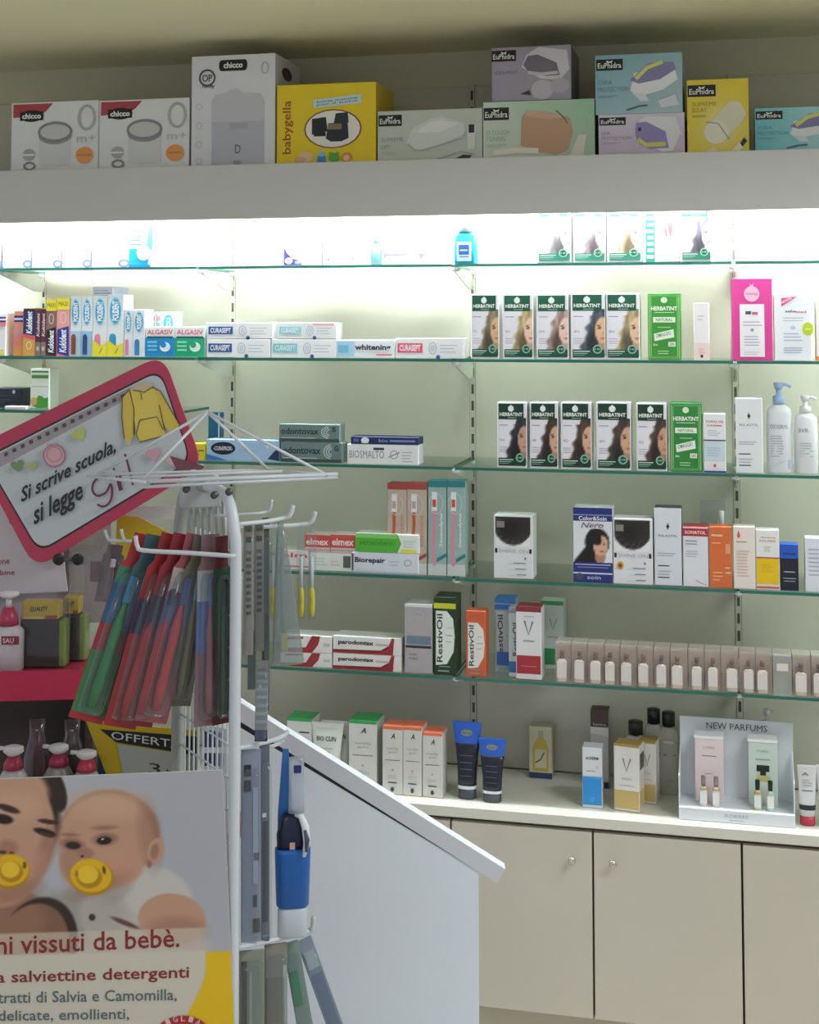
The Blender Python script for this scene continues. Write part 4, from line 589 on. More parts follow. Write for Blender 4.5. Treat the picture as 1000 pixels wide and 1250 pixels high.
def gold(): return [R(.02, .04, .98, .31, '#c6ab6a'), R(0, .965, 1, 1, '#a58c4c', 'header_band'), L([(.36, .79), (.5, .6), (.66, .79)], .05, '#7a7a7e', 'lettering'), T(.3, .47, .72, .5, 'VICHY', '#8a8a8e', bold=0), R(.2, .38, .8, .39, '#b9b5a8', 'fine_print')]
carton('ctr', 749, 781, 909, 'white and gold skincare box with V emblem', gold(), '#e0ddd6', 'skincare_box', depth=.045, sb=.05, top='#a58c4c', side='#d6d2c6', right=[R(.1, .62, .9, .86, '#4c4a40', 'lettering'), R(.05, .04, .95, .31, '#c9b27a')], rz=-.18)
carton('ctr', 779, 801, 905, 'white and gold skincare box set behind the other gold one', gold(), '#dcd8cf', 'skincare_box', depth=.045, sb=.11, top='#a58c4c', rz=-.12)
CB = clear_mat('clear_bottle', '#fbfaf6', .08, .08, .45, '#e6e3d8')
for k, (x, w, yt, sbb, lb) in enumerate([(776, 27, 880, .15, 'clear perfume bottle with black cap behind the gold boxes, the shortest'), (798, 24, 865, .19, 'tall clear perfume bottle with black cap near the wall, tallest'), (816, 24, 869, .19, 'tall clear perfume bottle with black cap beside the parfum display')]):
    bottle('ctr', x, w, yt, lb, '#c9c6ba', '#1b1b1d', 'perfume_bottle', capfrac=.17, neck=.6, sb=sbb, clear=CB, p=3, prims=[R(.2, .68, .9, .70, '#5a564c', 'lettering'), *LN(.3, .1, .8, .3, 2, '#9c988c'), R(.2, .9, .8, .95, '#d9d6cc', 'label_panel')])
# parfum display
zz = SHELF['ctr'][0]; Yd = -.252
pa, pb_ = at(829, 1000, Yd), at(971, 1000, Yd); dw = pb_.x-pa.x; dh = at(900, 878, -.15).z-zz
t = thing('perfume_display', ((pa.x+pb_.x)/2, Yd, zz+.0004), 'white cardboard perfume display with header and two sample niches', 'display')
DW = mat('#dfe4e8', .45)
MB().bbox(-dw/2, dw/2, 0, .09, 0, .026, .001).build('base', DW, t)
bk = MB().prism([(-dw/2, .085, .0), (dw/2, .085, 0), (dw/2+.002, .10, dh), (-dw/2, .10, dh)], (0, .004, 0)).build('back_panel', DW, t)
for s in (-1, 1): MB().prism([(s*(dw/2-.002), .003, .02), (s*(dw/2-.002), .085, .02), (s*(dw/2-.002), .088, .13), (s*(dw/2-.002), .003, .09)], (s*.002, 0, 0)).build('side_wing', mat('#eef2f4', .4), t)
prints([T(.24, .88, .78, .95, 'NEW PARFUMS', '#3c444c', bold=0)], lambda x, y, off: (x-dw/2, .0845+.015*y/dh-off, y), dw, dh, bk)
prints([T(.4, .45, .6, .7, 'KORRES', '#9aa4ac', bold=0), R(.44, .2, .56, .27, '#b4bcc4', 'fine_print')], lambda x, y, off: (x-dw/2, -off, y), dw, .026, t)
for s, tint, dark in ((-1, '#ead9dc', '#9a8a86'), (1, '#cfe0d6', '#17241c')):
    cx = s*dw*.235
    n = MB().bbox(cx-.030, cx+.030, .045, .084, .026, .158, .001).build('niche_box', mat(tint, .4), t)
    MB().box(cx-.031, cx+.031, .043, .085, .158, .164).build('niche_top', mat('#f2f5f7', .4), t)
    prints([T(.3, .84, .7, .88, 'KORRES', '#a9aeb4', bold=0), R(.25, .72, .75, .733, '#8a9096', 'fine_print'), R(.35, .44, .6, .455, '#c9a6a4', 'fine_print')], lambda x, y, off, cx=cx: (cx-.03+x, .045-off, .026+y), .06, .132, n)
    if s > 0:
        prints([R(.28, .54, .72, .64, '#1a2a20', 'bottle_picture'), R(.4, .48, .6, .54, '#22342a', 'bottle_picture'), R(.28, .38, .74, .48, '#cfc68a', 'bottle_picture'), R(.34, .05, .68, .38, '#dde6e0', 'bottle_picture')], lambda x, y, off, cx=cx: (cx-.03+x, .0447-off, .026+y), .06, .132, n)
    for q, dx in enumerate((-.012, .014)):
        ft = thing('sample_bottle', (t.location.x+cx+dx, Yd+.022, zz+.0268), ['sample perfume bottle with %s cap and pale label on the parfum display' % ('metal' if s < 0 else 'dark green'), 'sample perfume bottle with %s cap, in front of the %s niche' % ('metal' if s < 0 else 'dark', 'pink' if s < 0 else 'green')][q], 'perfume bottle', 'sample bottles on the parfum display')
        MB().loft([(0, .0075, .0075), (.001, .008, .008), (.034, .008, .008), (.038, .005, .005), (.040, .004, .004)], 16, 3).build('body', mat(['#e8dcd2', '#d6c9a2'][s > 0 and q == 0] if s < 0 or q == 0 else '#c6d6cf', .2), ft, True)
        MB().loft([(.0335, .0082, .0082), (.036, .0072, .0072)], 16, 3).build('gold_collar', mat('#c9a85a' if not (s > 0 and q) else '#b9c6c0', .3), ft, True)
        MB().box(-.0066, .0066, -.0090, -.0081, .006, .030).build('bottle_label', mat('#eef0ee', .5), ft)
        MB().loft([(.040, .0045, .0045), (.058, .005, .005), (.060, .0045, .0045)], 14).build('cap', mat(dark, .3, .2), ft, True)
tube_pack('ctr', 985, 19, 934, 'white cream tube with red cap beside the parfum display', '#dfe0e2', '#b83a48', [T(.2, .8, .6, .86, 'A', '#5a5a60', bold=0), R(.15, .5, .85, .515, '#4a4a50', 'fine_print'), *LN(.2, .6, .8, .76, 3, '#b9b9bd')], sb=.06, wtop=24, capfrac=.16, sleeves=[('black_band', .12, .22, '#2c2e34')])
tube_pack('ctr', 1008, 18, 934, 'second white cream tube past the red capped one', '#dfe0e2', '#c9cacc', [*LN(.2, .4, .8, .76, 4, '#b9b9bd')], sb=.06, wtop=24, capfrac=.16)
bottle('ctr', 936, 24, 866, 'white pump bottle hidden behind the parfum display', '#e6e6e6', '#e2dee0', pump=True, capfrac=.2, sb=.20)
# ------------------------------------------------------------------ sloping white desk beside the rack
def local_thing(name, p, label, cat, group=None): return thing(name, p, label, cat, group)
dd = 2.42
A, B = atd(286, 853, dd), atd(617, 1061, dd)
o = atd(430, 1000, dd); base = Vector((o.x, o.y, 0)); t = thing('counter_end_panel', base, 'white counter end panel with sloping capping behind the toothbrush rack', 'panel')
W1, W2 = '#e6edf8', '#d6d9e2'
up = Vector((0, 0, 1)); back = VH*.48
sl = (B-A).normalized(); nr = Vector((-sl.z*VR.x, -sl.z*VR.y, sl.dot(VR)))
TH = .027
MB().prism([p-base for p in (A, B, B-nr*TH, A-nr*TH)], VH*.026).build('sloping_top', mat(W2, .35), t)
e0, e1 = A-nr*TH, B-nr*TH
q = lambda k: e0+(e1-e0)*k
gA, gB = q(0), q(.915)
MB().prism([p-base for p in (gA+VH*.003, gB+VH*.003, gB-nr*.010+VH*.003, gA-nr*.010+VH*.003)], VH*.018).build('shadow_gap_strip', mat('#2b2c2c', .6), t)
pA, pB = gA-nr*.010, q(.905)-nr*.010
px_ = atd(585, 1200, dd)
R0 = Vector((px_.x, px_.y, 0)); pB2 = Vector((px_.x, px_.y, pB.z)); L0 = Vector((pA.x, pA.y, 0))
MB().prism([p-base for p in (pA+VH*.002, pB2+VH*.002, R0+VH*.002, L0+VH*.002)], VH*.02).build('side_panel', mat(W1, .45, noise=.01, scale=5), t)
MB().bbox(-.02, .42, -.10, .12, 0, .02, .002).build('floor_foot', mat(W1, .45), t); 
for o in t.children:
    if o.name.startswith('floor_foot'): o.rotation_euler = (0, 0, YAW); o.location = L0-base+VH*.011

# ------------------------------------------------------------------ wire rack
PW = mat('#d4d8de', .3)
dF, dB = 1.85, 2.02
def onray(px, d, z):       # floor-plan point under pixel column px at depth d, height z
    p = atd(px, 900, d); return Vector((p.x, p.y, z))
zt = atd(272, 601, 1.88).z
F0 = onray(286.5, dF, 0); B0 = onray(217, dB, 0)
rk = thing('wire_rack', ((F0.x+B0.x)/2, (F0.y+B0.y)/2, 0), 'white wire rack hung with toothbrush packs, pyramid frame on top', 'display rack'); RO = Vector(rk.location)
dv = (B0-F0)
leg = [F0+up*.012, F0+up*(zt-.30), F0+up*(zt-.09), F0+dv*.03+up*(zt-.045), F0+dv*.12+up*(zt-.012), F0+dv*.27+up*zt, F0+dv*.5+up*(zt+.002)]
MB().tube([p-RO for p in bend(leg)], .0076, 14).build('front_post', PW, rk, True)
leg = [B0+up*.012, B0+up*(zt-.30), B0+up*(zt-.09), B0-dv*.03+up*(zt-.045), B0-dv*.12+up*(zt-.012), B0-dv*.27+up*zt, B0-dv*.5+up*(zt+.002)]
MB().tube([p-RO for p in bend(leg)], .0092, 12).build('back_post', mat('#a9aaa6', .4), rk, True)
for k in range(1, 12):
    p = F0+dv*(k/12)+VR*.004; MB().tube([p+up*.5-RO, p+up*(zt-.06 if 2 < k < 10 else zt-.1)-RO], .0014, 6).build('wire', PW, rk, True)
for k in range(20):
    z = .52+k*.042; MB().tube([F0+up*z-RO+VR*.001, B0+up*z-RO+VR*.001], .0014, 6).build('wire', PW, rk, True)
for s in (-1, 1):
    for e, nm in ((F0, 'f'), (B0, 'b')):
        pass
for e in (F0, B0): MB().tube([e-VR*.17+up*.012-RO, e+VR*.17+up*.012-RO], .010, 10).build('foot_bar', PW, rk, True)
MB().tube([F0+up*.012-RO, B0+up*.012-RO], .010, 10).build('foot_bar', PW, rk, True)
mid = F0+dv*.5
pl_ = MB().bbox(-.028, .028, -.006, .006, -.030, .012, .002).build('top_plate', mat('#b9bcbc', .4), rk); pl_.location = F0+dv*.62+up*(zt+.0)-RO; pl_.rotation_euler = (0, 0, YAW+.3)
for px, py in ((228, 597), (262, 604), (280, 600)):
    p = atd(px, py, 1.86); m = MB().loft([(-.006, .005, .005), (.006, .005, .005)], 10); o = m.build('bolt', mat('#5a5c58', .4, .5), rk, True); o.location = p-RO; o.rotation_euler = (math.pi/2, 0, YAW)
# pyramid frame on top
pa = atd(172, 588, 1.83); hz = pa.z
def plan(px, py):            # pixel on the horizontal plane of the frame
    d = ray(px, py); return C0+d*((hz-C0.z)/d.z)
a_, c_, d_, b_ = pa, plan(398, 579.5), plan(119, 579), plan(328, 573.5)
ap = atd(253.5, 503, 1.90)
def wire(*ps, r=.0021, nm='frame_wire'): MB().tube([p-RO for p in ps], r, 8).build(nm, PW, rk, True)
dl, dr = a_+(d_-a_)*1.28, a_+(c_-a_)*1.065
wire(a_+(a_-c_)*.0, dr, r=.0028); wire(plan(107, 581), a_+(a_-d_)*.10); wire(d_, b_+(b_-d_)*.02); wire(b_, c_+(c_-b_)*.04); wire(a_-up*.007, dr-up*.004, r=.0022); wire(plan(150, 583), plan(346, 575), r=.0018)
for p in (a_, b_, c_, d_): wire(ap, p, nm='pyramid_wire')
wire(ap-up*.0+VR*.0, F0+dv*.6+up*(zt+.01)) if False else None
for k, p in enumerate((F0+dv*.35, F0+dv*.75)): MB().tube([p+up*(zt)-RO, p+up*(hz)-RO], .004, 8).build('frame_stay', PW, rk, True)
# hooks (each a part of the rack)
def hook(*pts, r=.0022): MB().tube([atd(*p)-RO for p in pts] if False else [p-RO for p in bend([atd(*p) for p in pts], 4)], r, 8).build('hook', PW, rk, True)
hook((288, 679, 1.842), (230, 675, 1.85), (176, 672, 1.862), (168, 667, 1.865), (165.5, 654, 1.866), r=.0030)
hook((262, 668, 1.93), (200, 662, 1.95), (158, 661, 1.96), (151, 657, 1.96), (148, 646, 1.96))
hook((240, 666, 1.97), (180, 661, 1.99), (139, 660, 2.0), (132, 657, 2.0), (128, 647, 2.0))
hook((290, 640, 1.86), (320, 637, 1.88), (344, 633, 1.90), (354, 629, 1.90), (358, 617, 1.90), r=.0030)
hook((280, 645, 1.92), (330, 643, 1.93), (370, 640, 1.95), (381, 636, 1.95), (385, 625, 1.95), r=.0030)
hook((262, 630, 1.98), (310, 627, 1.99), (324, 625, 2.0), (330, 621, 2.0), (332, 610, 2.0))
hook((288, 914, 1.855), (325, 906, 1.89), (345, 899, 1.93), (352, 892, 1.94), r=.0030)
hook((284, 922, 1.90), (315, 915, 1.93), (338, 909, 1.96), (346, 903, 1.965), r=.0026)
hook((288, 1157, 1.855), (330, 1148, 1.89), (372, 1138, 1.95), (381, 1133, 1.955), (383, 1119, 1.955), r=.0034)

# ------------------------------------------------------------------ packs hanging from the rack
BL = clear_mat('blister_plastic', '#f6f8fa', .055, .1, .03, '#dfe6ea')
def pack_frame(top, bot, yaw):
    z = (top-bot); Ln = z.length; z.normalize(); x = (VR*math.cos(yaw)+VH*math.sin(yaw)); x = (x-z*x.dot(z)).normalized(); y = z.cross(x)
    return Matrix.Translation(bot) @ Matrix((x, y, z)).transposed().to_4x4(), Ln
def pack(tp, bp, w, yaw, card, label, handle, head=None, bands=(), group=None, thick=.012, name='toothbrush_pack', blister=BL, brush=True, tab=True, cat='toothbrush pack', text=None):
    M, Ln = pack_frame(atd(*tp), atd(*bp), yaw)
    t = thing(name, (0, 0, 0), label, cat, group); t.matrix_world = M
    m = MB().prism([(-w/2, 0, .0), (w/2, 0, 0), (w/2, 0, Ln*.90), (w*.36, 0, Ln*.945), (w*.36, 0, Ln*1.11), (-w*.36, 0, Ln*1.11), (-w*.36, 0, Ln*.945), (-w/2, 0, Ln*.90)], (0, .0012, 0)); m.build('backing_card', mat(card, .4), t)
    for z0, z1, c in bands: MB().box(-w/2+.0006, w/2-.0006, -.0006, -.0001, Ln*z0, Ln*z1).build('card_print', mat(c, .4), t)
    if brush:
        MB().tube([(0, -thick*.5, Ln*f) for f in (.08, .2, .42, .55, .66, .72, .84)], [w*.13, w*.17, w*.15, w*.17, w*.09, w*.08, w*.10], 10).build('handle', mat(handle, .3), t, True)
        MB().bbox(-w*.12, w*.12, -thick*.95, -thick*.55, Ln*.70, Ln*.86, .001).build('bristles', mat(head or '#e6eaf0', .6), t)
    bl = MB().loft([(Ln*.04, w*.30, thick*.5), (Ln*.07, w*.38, thick), (Ln*.5, w*.40, thick*1.05), (Ln*.83, w*.38, thick), (Ln*.88, w*.28, thick*.4)], 16, 4, 0, -thick*.1)
    bl.V = [Vector((v.x, min(v.y, -.0012), v.z)) for v in bl.V]; bl.build('blister', blister, t, True)
    if text: prints([T(.3, .1, .7, .45, text, '#eeeeee', 90)], lambda x, y, off: (x-w/2, -.0008-off, y), w, Ln, t)
    return t
G1 = 'toothbrush packs on the left hook'
RD, RD2 = '#9c2a30', '#7a2830'
pack((172, 675, 1.90), (104, 880, 1.86), .046, .4, '#a52c33', 'red toothbrush pack with long green handle, at the hook tip', '#2f7a45', '#3f7fa0', [(.04, .40, '#3c7a44'), (.56, .80, '#2c5f86'), (.80, .9, '#2f7d62')])
pack((186, 675, 1.895), (133, 872, 1.885), .042, .45, '#3f5f66', 'teal toothbrush pack with clear blue head cover', '#2f5c55', '#8fa9c0', [(.50, .80, '#5a6f92'), (.05, .42, '#27483f')])
pack((205, 675, 1.888), (146, 888, 1.86), .044, .45, RD, 'red toothbrush pack with navy middle, beside the teal one', '#a82c34', '#37406a', [(.52, .72, '#2d2c52')], G1)
pack((220, 675, 1.882), (166, 886, 1.862), .044, .45, '#8a2830', 'red toothbrush pack with dark navy middle, second of the red ones', '#b03038', '#2b3158', [(.5, .74, '#24264a')], G1)
pack((236, 675, 1.878), (184, 882, 1.862), .044, .45, '#99525a', 'red toothbrush pack with pale clear top', '#b0444c', '#4b5684', [(.42, .72, '#4f5a86'), (.76, .9, '#b4a8a4')], G1)
pack((246, 675, 1.876), (216, 862, 1.88), .038, .5, '#6a6a5c', 'olive grey toothbrush pack in the middle of the hook', '#6f6e5e', '#7d8aa6', [(.5, .7, '#5a6a92')], None)
pack((257, 675, 1.87), (253, 886, 1.862), .036, .5, '#8a6a72', 'clear toothbrush pack with blue head and mauve handle', '#8f5a68', '#5a74a6', [(.42, .72, '#5c78ac'), (.72, .9, '#a9b0b2')])
pack((271, 677, 1.862), (270, 884, 1.862), .026, .7, '#5a2428', 'dark green toothbrush pack next to the rack post', '#1f4a30', '#20342c', [(.5, .92, '#234a34'), (.04, .5, '#44282c')])
pack((140, 672, 2.02), (128, 735, 2.02), .03, .3, '#7a6f74', 'small grey clear pack on the far hook', '#8a8088', None, [], None)
hook((246, 612, 1.96), (250, 609, 2.02), (253, 607, 2.075))
# clear bag of slim brushes behind the arch
t = thing('brush_bag', atd(250, 662, 2.06), 'clear bag of slim white brushes behind the rack arch', 'brush bag'); o = Vector(t.location)
for k in range(6):
    p = atd(232+k*8.5, 658, 2.06)-o; q_ = atd(233+k*8, 612, 2.06)-o; MB().tube([p, p+(q_-p)*.6, q_], [.0035, .004, .002], 8).build('slim_brush', mat('#c9cccb', .35), t, True)
pts = [atd(*p, 2.05)-o for p in ((224, 668), (276, 668), (272, 606), (236, 604), (228, 620))]
MB().prism(pts, VH*.02).build('bag_film', clear_mat('bag_film', '#f4f6f6', .08, .15, .10, '#dfe4e4'), t)
MB().prism([atd(*p, 2.045)-o for p in ((234, 606), (274, 606), (273, 614), (235, 614))], VH*.022).build('bag_header', mat('#9aa39e', .5), t)
# right hand side
GR = 'grey cards on the right hooks'
def card(px0, px1, py0, py1, dep, col, label, bands=(), yaw=0, grp=None, lean=0, name='brush_card', tint=None):
    a, b = atd((px0+px1)/2, py0, dep), atd((px0+px1)/2+lean, py1, dep-.01); w = (px1-px0)/FPX*dep/max(.3, math.cos(yaw)); M, Ln = pack_frame(a, b, yaw)
    t = thing(name, (0, 0, 0), label, 'brush pack', grp); t.matrix_world = M
    MB().bbox(-w/2, w/2, 0, .003, 0, Ln, .0008).build('backing_card', tint or mat(col, .4), t)
    for u0, v0, u1, v1, c in bands: MB().box((u0-.5)*w, (u1-.5)*w, -.0012, -.0002, v0*Ln, v1*Ln).build('card_print', mat(c, .45), t)
    m = MB().loft([(Ln*.03, w*.38, .006), (Ln*.05, w*.44, .010), (Ln*.86, w*.44, .010), (Ln*.9, w*.3, .004)], 14, 4, 0, -.002); m.V = [Vector((v.x, min(v.y, -.0015), v.z)) for v in m.V]; m.build('blister', BL, t, True)
    return t
LB = [(.2, .92, .8, .97, '#5a6a5c'), (.22, .84, .78, .88, '#1e2020')]+[(.25, .30+.05*k, .75, .325+.05*k, '#4c4844') for k in range(10)]
card(298, 309, 636, 800, 1.885, '#9a918a', 'narrow taupe brush card with dark lettering, next to the rack post', LB, .3, GR)
card(311, 322, 635, 795, 1.90, '#9a918a', 'narrow taupe brush card with dark lettering, second from the rack post', LB, .3, GR)
card(321, 329, 632, 868, 1.93, '#4f5a52', 'long dark green grey brush card hanging edge on', [(.2, .1, .8, .5, '#3f4c42')], .5)
def slim(xc, dep, label, grp, y0=640, y1=757):
    p = atd(xc, y1, dep); t = thing('interdental_brush', p, label, 'interdental brush', grp); h = atd(xc, y0, dep).z-p.z
    MB().loft([(0, .0055, .004), (h*.03, .0062, .005), (h*.85, .0062, .005), (h, .0015, .0015)], 12).build('clear_sleeve', BL, t, True)
    MB().tube([(0, 0, h*.04), (0, 0, h*.12), (.001, 0, h*.2), (0, 0, h*.28), (0, 0, h*.36)], [.003, .0042, .0034, .0044, .002], 8).build('yellow_grip', mat('#e2d52c', .4), t, True)
    MB().tube([(0, 0, h*.34), (0, 0, h*.66)], .0026, 8).build('white_tube', mat('#d9dfdd', .4), t, True)
    return t
slim(334, 1.90, 'clear brush sleeve with yellow grip, beside the dark card', 'yellow gripped interdental brushes', 637)
slim(367.5, 1.945, 'clear brush sleeve with yellow grip, nearer the rack of the two', 'yellow gripped interdental brushes')
slim(380.5, 1.95, 'clear brush sleeve with yellow grip, at the hook tip', 'yellow gripped interdental brushes')
SB = clear_mat('smoky_blister', '#dfe6e6', .14, .15, .30, '#a9b2b2')
M, Ln = pack_frame(atd(342, 634, 1.90), atd(352, 812, 1.87), .3); t = thing('clear_blister_pack', (0, 0, 0), 'wide clear blister pack leaning out below the right hooks', 'brush pack'); t.matrix_world = M
MB().loft([(0, .020, .004), (.006, .021, .008), (Ln*.5, .013, .009), (Ln*.86, .006, .006), (Ln, .003, .003)], 16, 4).build('blister', SB, t, True); MB().tube([(-.004, 0, Ln*.1), (-.003, 0, Ln*.5), (0, 0, Ln*.8)], [.004, .003, .003], 8).build('brush_handle', mat('#8a9a98', .3), t, True); MB().box(-.008, .0, -.004, .004, Ln*.10, Ln*.22).build('yellow_tip', mat('#c9c86a', .4), t)
card(313, 328, 806, 905, 1.88, '#8f9290', 'grey striped brush pack with navy end above the lower hook', [(0, 0, 1, .14, '#1f2c5a')]+[(.05, .22+.1*k, .95, .26+.1*k, '#a9acaa') for k in range(7)], .1, None, -2)
card(303, 312, 770, 842, 1.90, '#6d7a74', 'small green grey brush pack below the taupe cards', [], .3)
# lower packs
card(295, 318, 915, 1150, 1.875, '#8a93a4', 'blue grey electric brush blister with dark lettering', [(.15, .78, .5, .84, '#1f2630'), (.15, .86, .5, .92, '#1f2630'), (.6, .3, .85, .8, '#aab4c6'), (.6, .05, .95, .12, '#20242e'), (.62, .42, .9, .46, '#3a4a66'), (.6, .18, .8, .24, '#30384a')], .2)
card(318, 329, 905, 1150, 1.89, '#5c6674', 'dark slate brush blister hanging edge on', [(.3, .1, .8, .6, '#2a3444'), (.2, .62, .6, .64, '#e6ecf2')], .5)
M, Ln = pack_frame(atd(358, 903, 1.93), atd(357, 1142, 1.91), .15); t = thing('electric_toothbrush_pack', (0, 0, 0), 'blue electric toothbrush blister with white and navy handle', 'toothbrush pack'); t.matrix_world = M
MB().prism([(-.021, .004, Ln*.15), (.006, .004, Ln*.15), (.0, .004, Ln*.62), (-.006, .004, Ln*.95), (-.014, .004, Ln*.95), (-.020, .004, Ln*.62)], (0, .0015, 0)).build('backing_card', mat('#2f6fb8', .4), t)
MB().loft([(Ln*.145, .019, .010), (Ln*.16, .022, .013), (Ln*.42, .024, .015), (Ln*.445, .024, .015)], 20, 3).build('blue_cup', mat('#1f5fae', .3), t, True)
MB().loft([(Ln*.40, .018, .010), (Ln*.52, .019, .011), (Ln*.60, .014, .009), (Ln*.63, .008, .006)], 18, 3, -.003, -.002).build('navy_body', mat('#141c38', .3), t, True)
MB().tube([(.014, -.012, Ln*.41), (.018, -.014, Ln*.48), (.016, -.013, Ln*.56), (.010, -.010, Ln*.615), (.002, -.008, Ln*.62)], [.003, .005, .0055, .0045, .002], 10).build('white_handle', mat('#e6e9f0', .25), t, True)
MB().tube([(.017, -.019, Ln*.44), (.018, -.020, Ln*.50), (.015, -.019, Ln*.55)], [.002, .0034, .002], 8).build('grip_pad', mat('#4a5466', .4), t, True)
MB().loft([(Ln*.63, .011, .008), (Ln*.75, .010, .007), (Ln*.9, .0105, .008), (Ln*.915, .008, .006)], 16, 3, .004, -.006).build('clear_neck', clear_mat('neck_plastic', '#eef2f6', .12, .1, .35, '#cdd5e2'), t, True)
MB().bbox(.0, .010, -.017, -.013, Ln*.84, Ln*.88, .001).build('brush_tip', mat('#1d2f6a', .4), t)
MB().loft([(0, .018, .010), (Ln*.01, .020, .012), (Ln*.13, .020, .012), (Ln*.145, .018, .010)], 18, 3).build('white_base', mat('#c6ccd4', .35), t, True)
MB().box(-.005, .002, -.0145, -.0135, Ln*.45, Ln*.485).build('pink_tag', mat('#c9a49a', .5), t)
card(293, 322, 1160, 1290, 1.872, '#8b8d80', 'olive grey brush pack on the lowest hook', [(.1, .1, .3, .9, '#3a3c36'), (.4, .2, .5, .8, '#a9aba0')], .2)
card(324, 350, 1152, 1290, 1.90, '#8c8880', 'taupe brush pack on the lowest hook', [(.1, .0, .9, .7, '#7d776c'), (.8, 0, .95, .8, '#c6c6c0')], .3)
card(346, 364, 1150, 1290, 1.925, '#7f9489', 'green tinted brush pack splayed on the lowest hook', [(.1, .45, .6, .75, '#2f8a5a')], .3, None, 24)
card(362, 380, 1146, 1290, 1.945, '#8a96a6', 'slate blue brush pack splayed at the hook tip', [(.15, .1, .85, .7, '#6a788e'), (.15, .75, .85, .9, '#b4bcc4')], .3, None, 52)

# ------------------------------------------------------------------ pink display stand with tilted sign
ds = 2.16
def rounded(pts, r, n=6):
    out = []; N = len(pts)
    for i in range(N):
        p0, p1, p2 = [np.array(pts[(i+k-1) % N], float) for k in range(3)]; a = (p0-p1)/np.linalg.norm(p0-p1); b = (p2-p1)/np.linalg.norm(p2-p1); s0, s1 = p1+a*r, p1+b*r
        for k in range(n+1): f = k/n; out.append(tuple(s0*(1-f)**2+p1*2*f*(1-f)+s1*f*f))
    return out
SQ = [(-36, 548), (199, 432), (248, 570), (43, 695)]
def sq(u, v):
    a, b, c, d = [np.array(p, float) for p in SQ]; return tuple((d*(1-u)+c*u)*(1-v)+(a*(1-u)+b*u)*v)
bs = atd(20, 900, 2.25); bs = Vector((bs.x, bs.y, 0))
st = thing('display_stand', bs, 'pink and white cosmetics display stand with tilted notebook sign', 'display stand')
PK = '#c2314f'
sg = MB().prism([atd(*p, ds)-bs for p in rounded(SQ, 26)], VH*.006).build('sign_board', mat('#b83c58', .35), st)
SM = lambda x, y, off: atd(x, y, ds)-bs-VH*off
inn = [sq(.035, .90), sq(.965, .90), sq(.955, .09), sq(.055, .085)]
qq = lambda x, y: (x/3.333, 440+y/3.333)
def ql(pts): return [qq(*p) for p in pts]
def heart(cx, cy, r, c, ang=-.5):
    pts = []
    for k in range(24):
        a = 2*math.pi*k/24; x = 16*math.sin(a)**3; y = -(13*math.cos(a)-5*math.cos(2*a)-2*math.cos(3*a)-math.cos(4*a)); pts.append(qq(cx+r/17*(x*math.cos(ang)-y*math.sin(ang)), cy+r/17*(x*math.sin(ang)+y*math.cos(ang))))
    return pts
pr = [P(rounded(inn, 20), '#33262b', 'panel_outline'), P(rounded([sq(.042, .885), sq(.958, .885), sq(.948, .105), sq(.063, .10)], 19), '#c3c8cd', 'notebook_page'), P([sq(.03, .875), sq(.80, .875), sq(.80, .80), sq(.03, .78)], '#a49a9e', 'page_top_strip')]
for k in range(15):
    f = k/14; x, y = 25+(500-25)*f, 383+(147-383)*f
    pr.append(P(ql([(x-9, y-6), (x+6, y-12), (x+10, y+2), (x-5, y+9)]), '#4a5054', 'spiral_ring'))
HY, HO = '#d8bd52', '#5a4a2c'
pr += [P(ql([(530, 120), (500, 150), (498, 230), (508, 318), (520, 342), (536, 338), (546, 300), (548, 220)]), HY, 'hoodie_sleeve'), P(ql([(622, 108), (655, 125), (700, 200), (733, 262), (712, 276), (690, 290), (655, 240), (640, 180)]), HY, 'hoodie_sleeve'), P(ql([(528, 118), (626, 106), (650, 180), (668, 260), (676, 305), (620, 322), (570, 330), (556, 300), (546, 220)]), '#e0c65a', 'hoodie_body'), P(ql([(535, 122), (545, 100), (590, 85), (625, 90), (628, 108), (580, 122)]), '#c9b49a', 'hoodie_hood'),
    L(ql([(546, 300), (548, 200), (530, 120)]), 1.1, HO), L(ql([(528, 118), (500, 150), (498, 230), (508, 318)]), 1.1, HO), L(ql([(622, 108), (655, 125), (733, 262)]), 1.1, HO), L(ql([(570, 242), (640, 228), (666, 280)]), 1.1, HO), L(ql([(572, 242), (556, 298), (570, 330), (676, 305)]), 1.1, HO), L(ql([(545, 120), (590, 128), (626, 106)]), 1.1, HO), L(ql([(650, 180), (672, 285)]), 1.1, HO), L(ql([(575, 130), (580, 160)]), 1, HO),
    P(ql([(512, 318), (536, 318), (538, 340), (516, 346)]), '#cdb9a0', 'hoodie_cuff'),
    P(heart(325, 300, 32, 0), '#b9c46a', 'heart'), P(heart(75, 426, 30, 0, -.2), '#7f9468', 'heart'), P(heart(134, 428, 24, 0, -.2), '#a9b47c', 'heart'), P(heart(626, 380, 32, 0, -.3), '#cfa0aa', 'heart'),
    E(225/3.333, 440+385/3.333, 13.5, 14, '#d3a5b0', 'badge'), O(225/3.333, 440+385/3.333, 13, 13.5, 1.0, '#9a5a6c', 'badge_outline'), O(225/3.333, 440+380/3.333, 9, 9, .8, '#b07a88', 'badge_outline'), P(ql([(195, 335), (215, 345), (238, 330), (236, 352), (215, 346), (198, 358)]), '#c98a9a', 'badge_bow'),
    P(ql([(690, 385), (835, 428), (828, 440), (735, 462), (720, 440)]), '#7a4a54', 'pencil'), P(ql([(660, 385), (690, 380), (715, 430), (690, 420)]), '#d9b0b6', 'pencil')]
SH = dict(shear=.4, bold=.022)
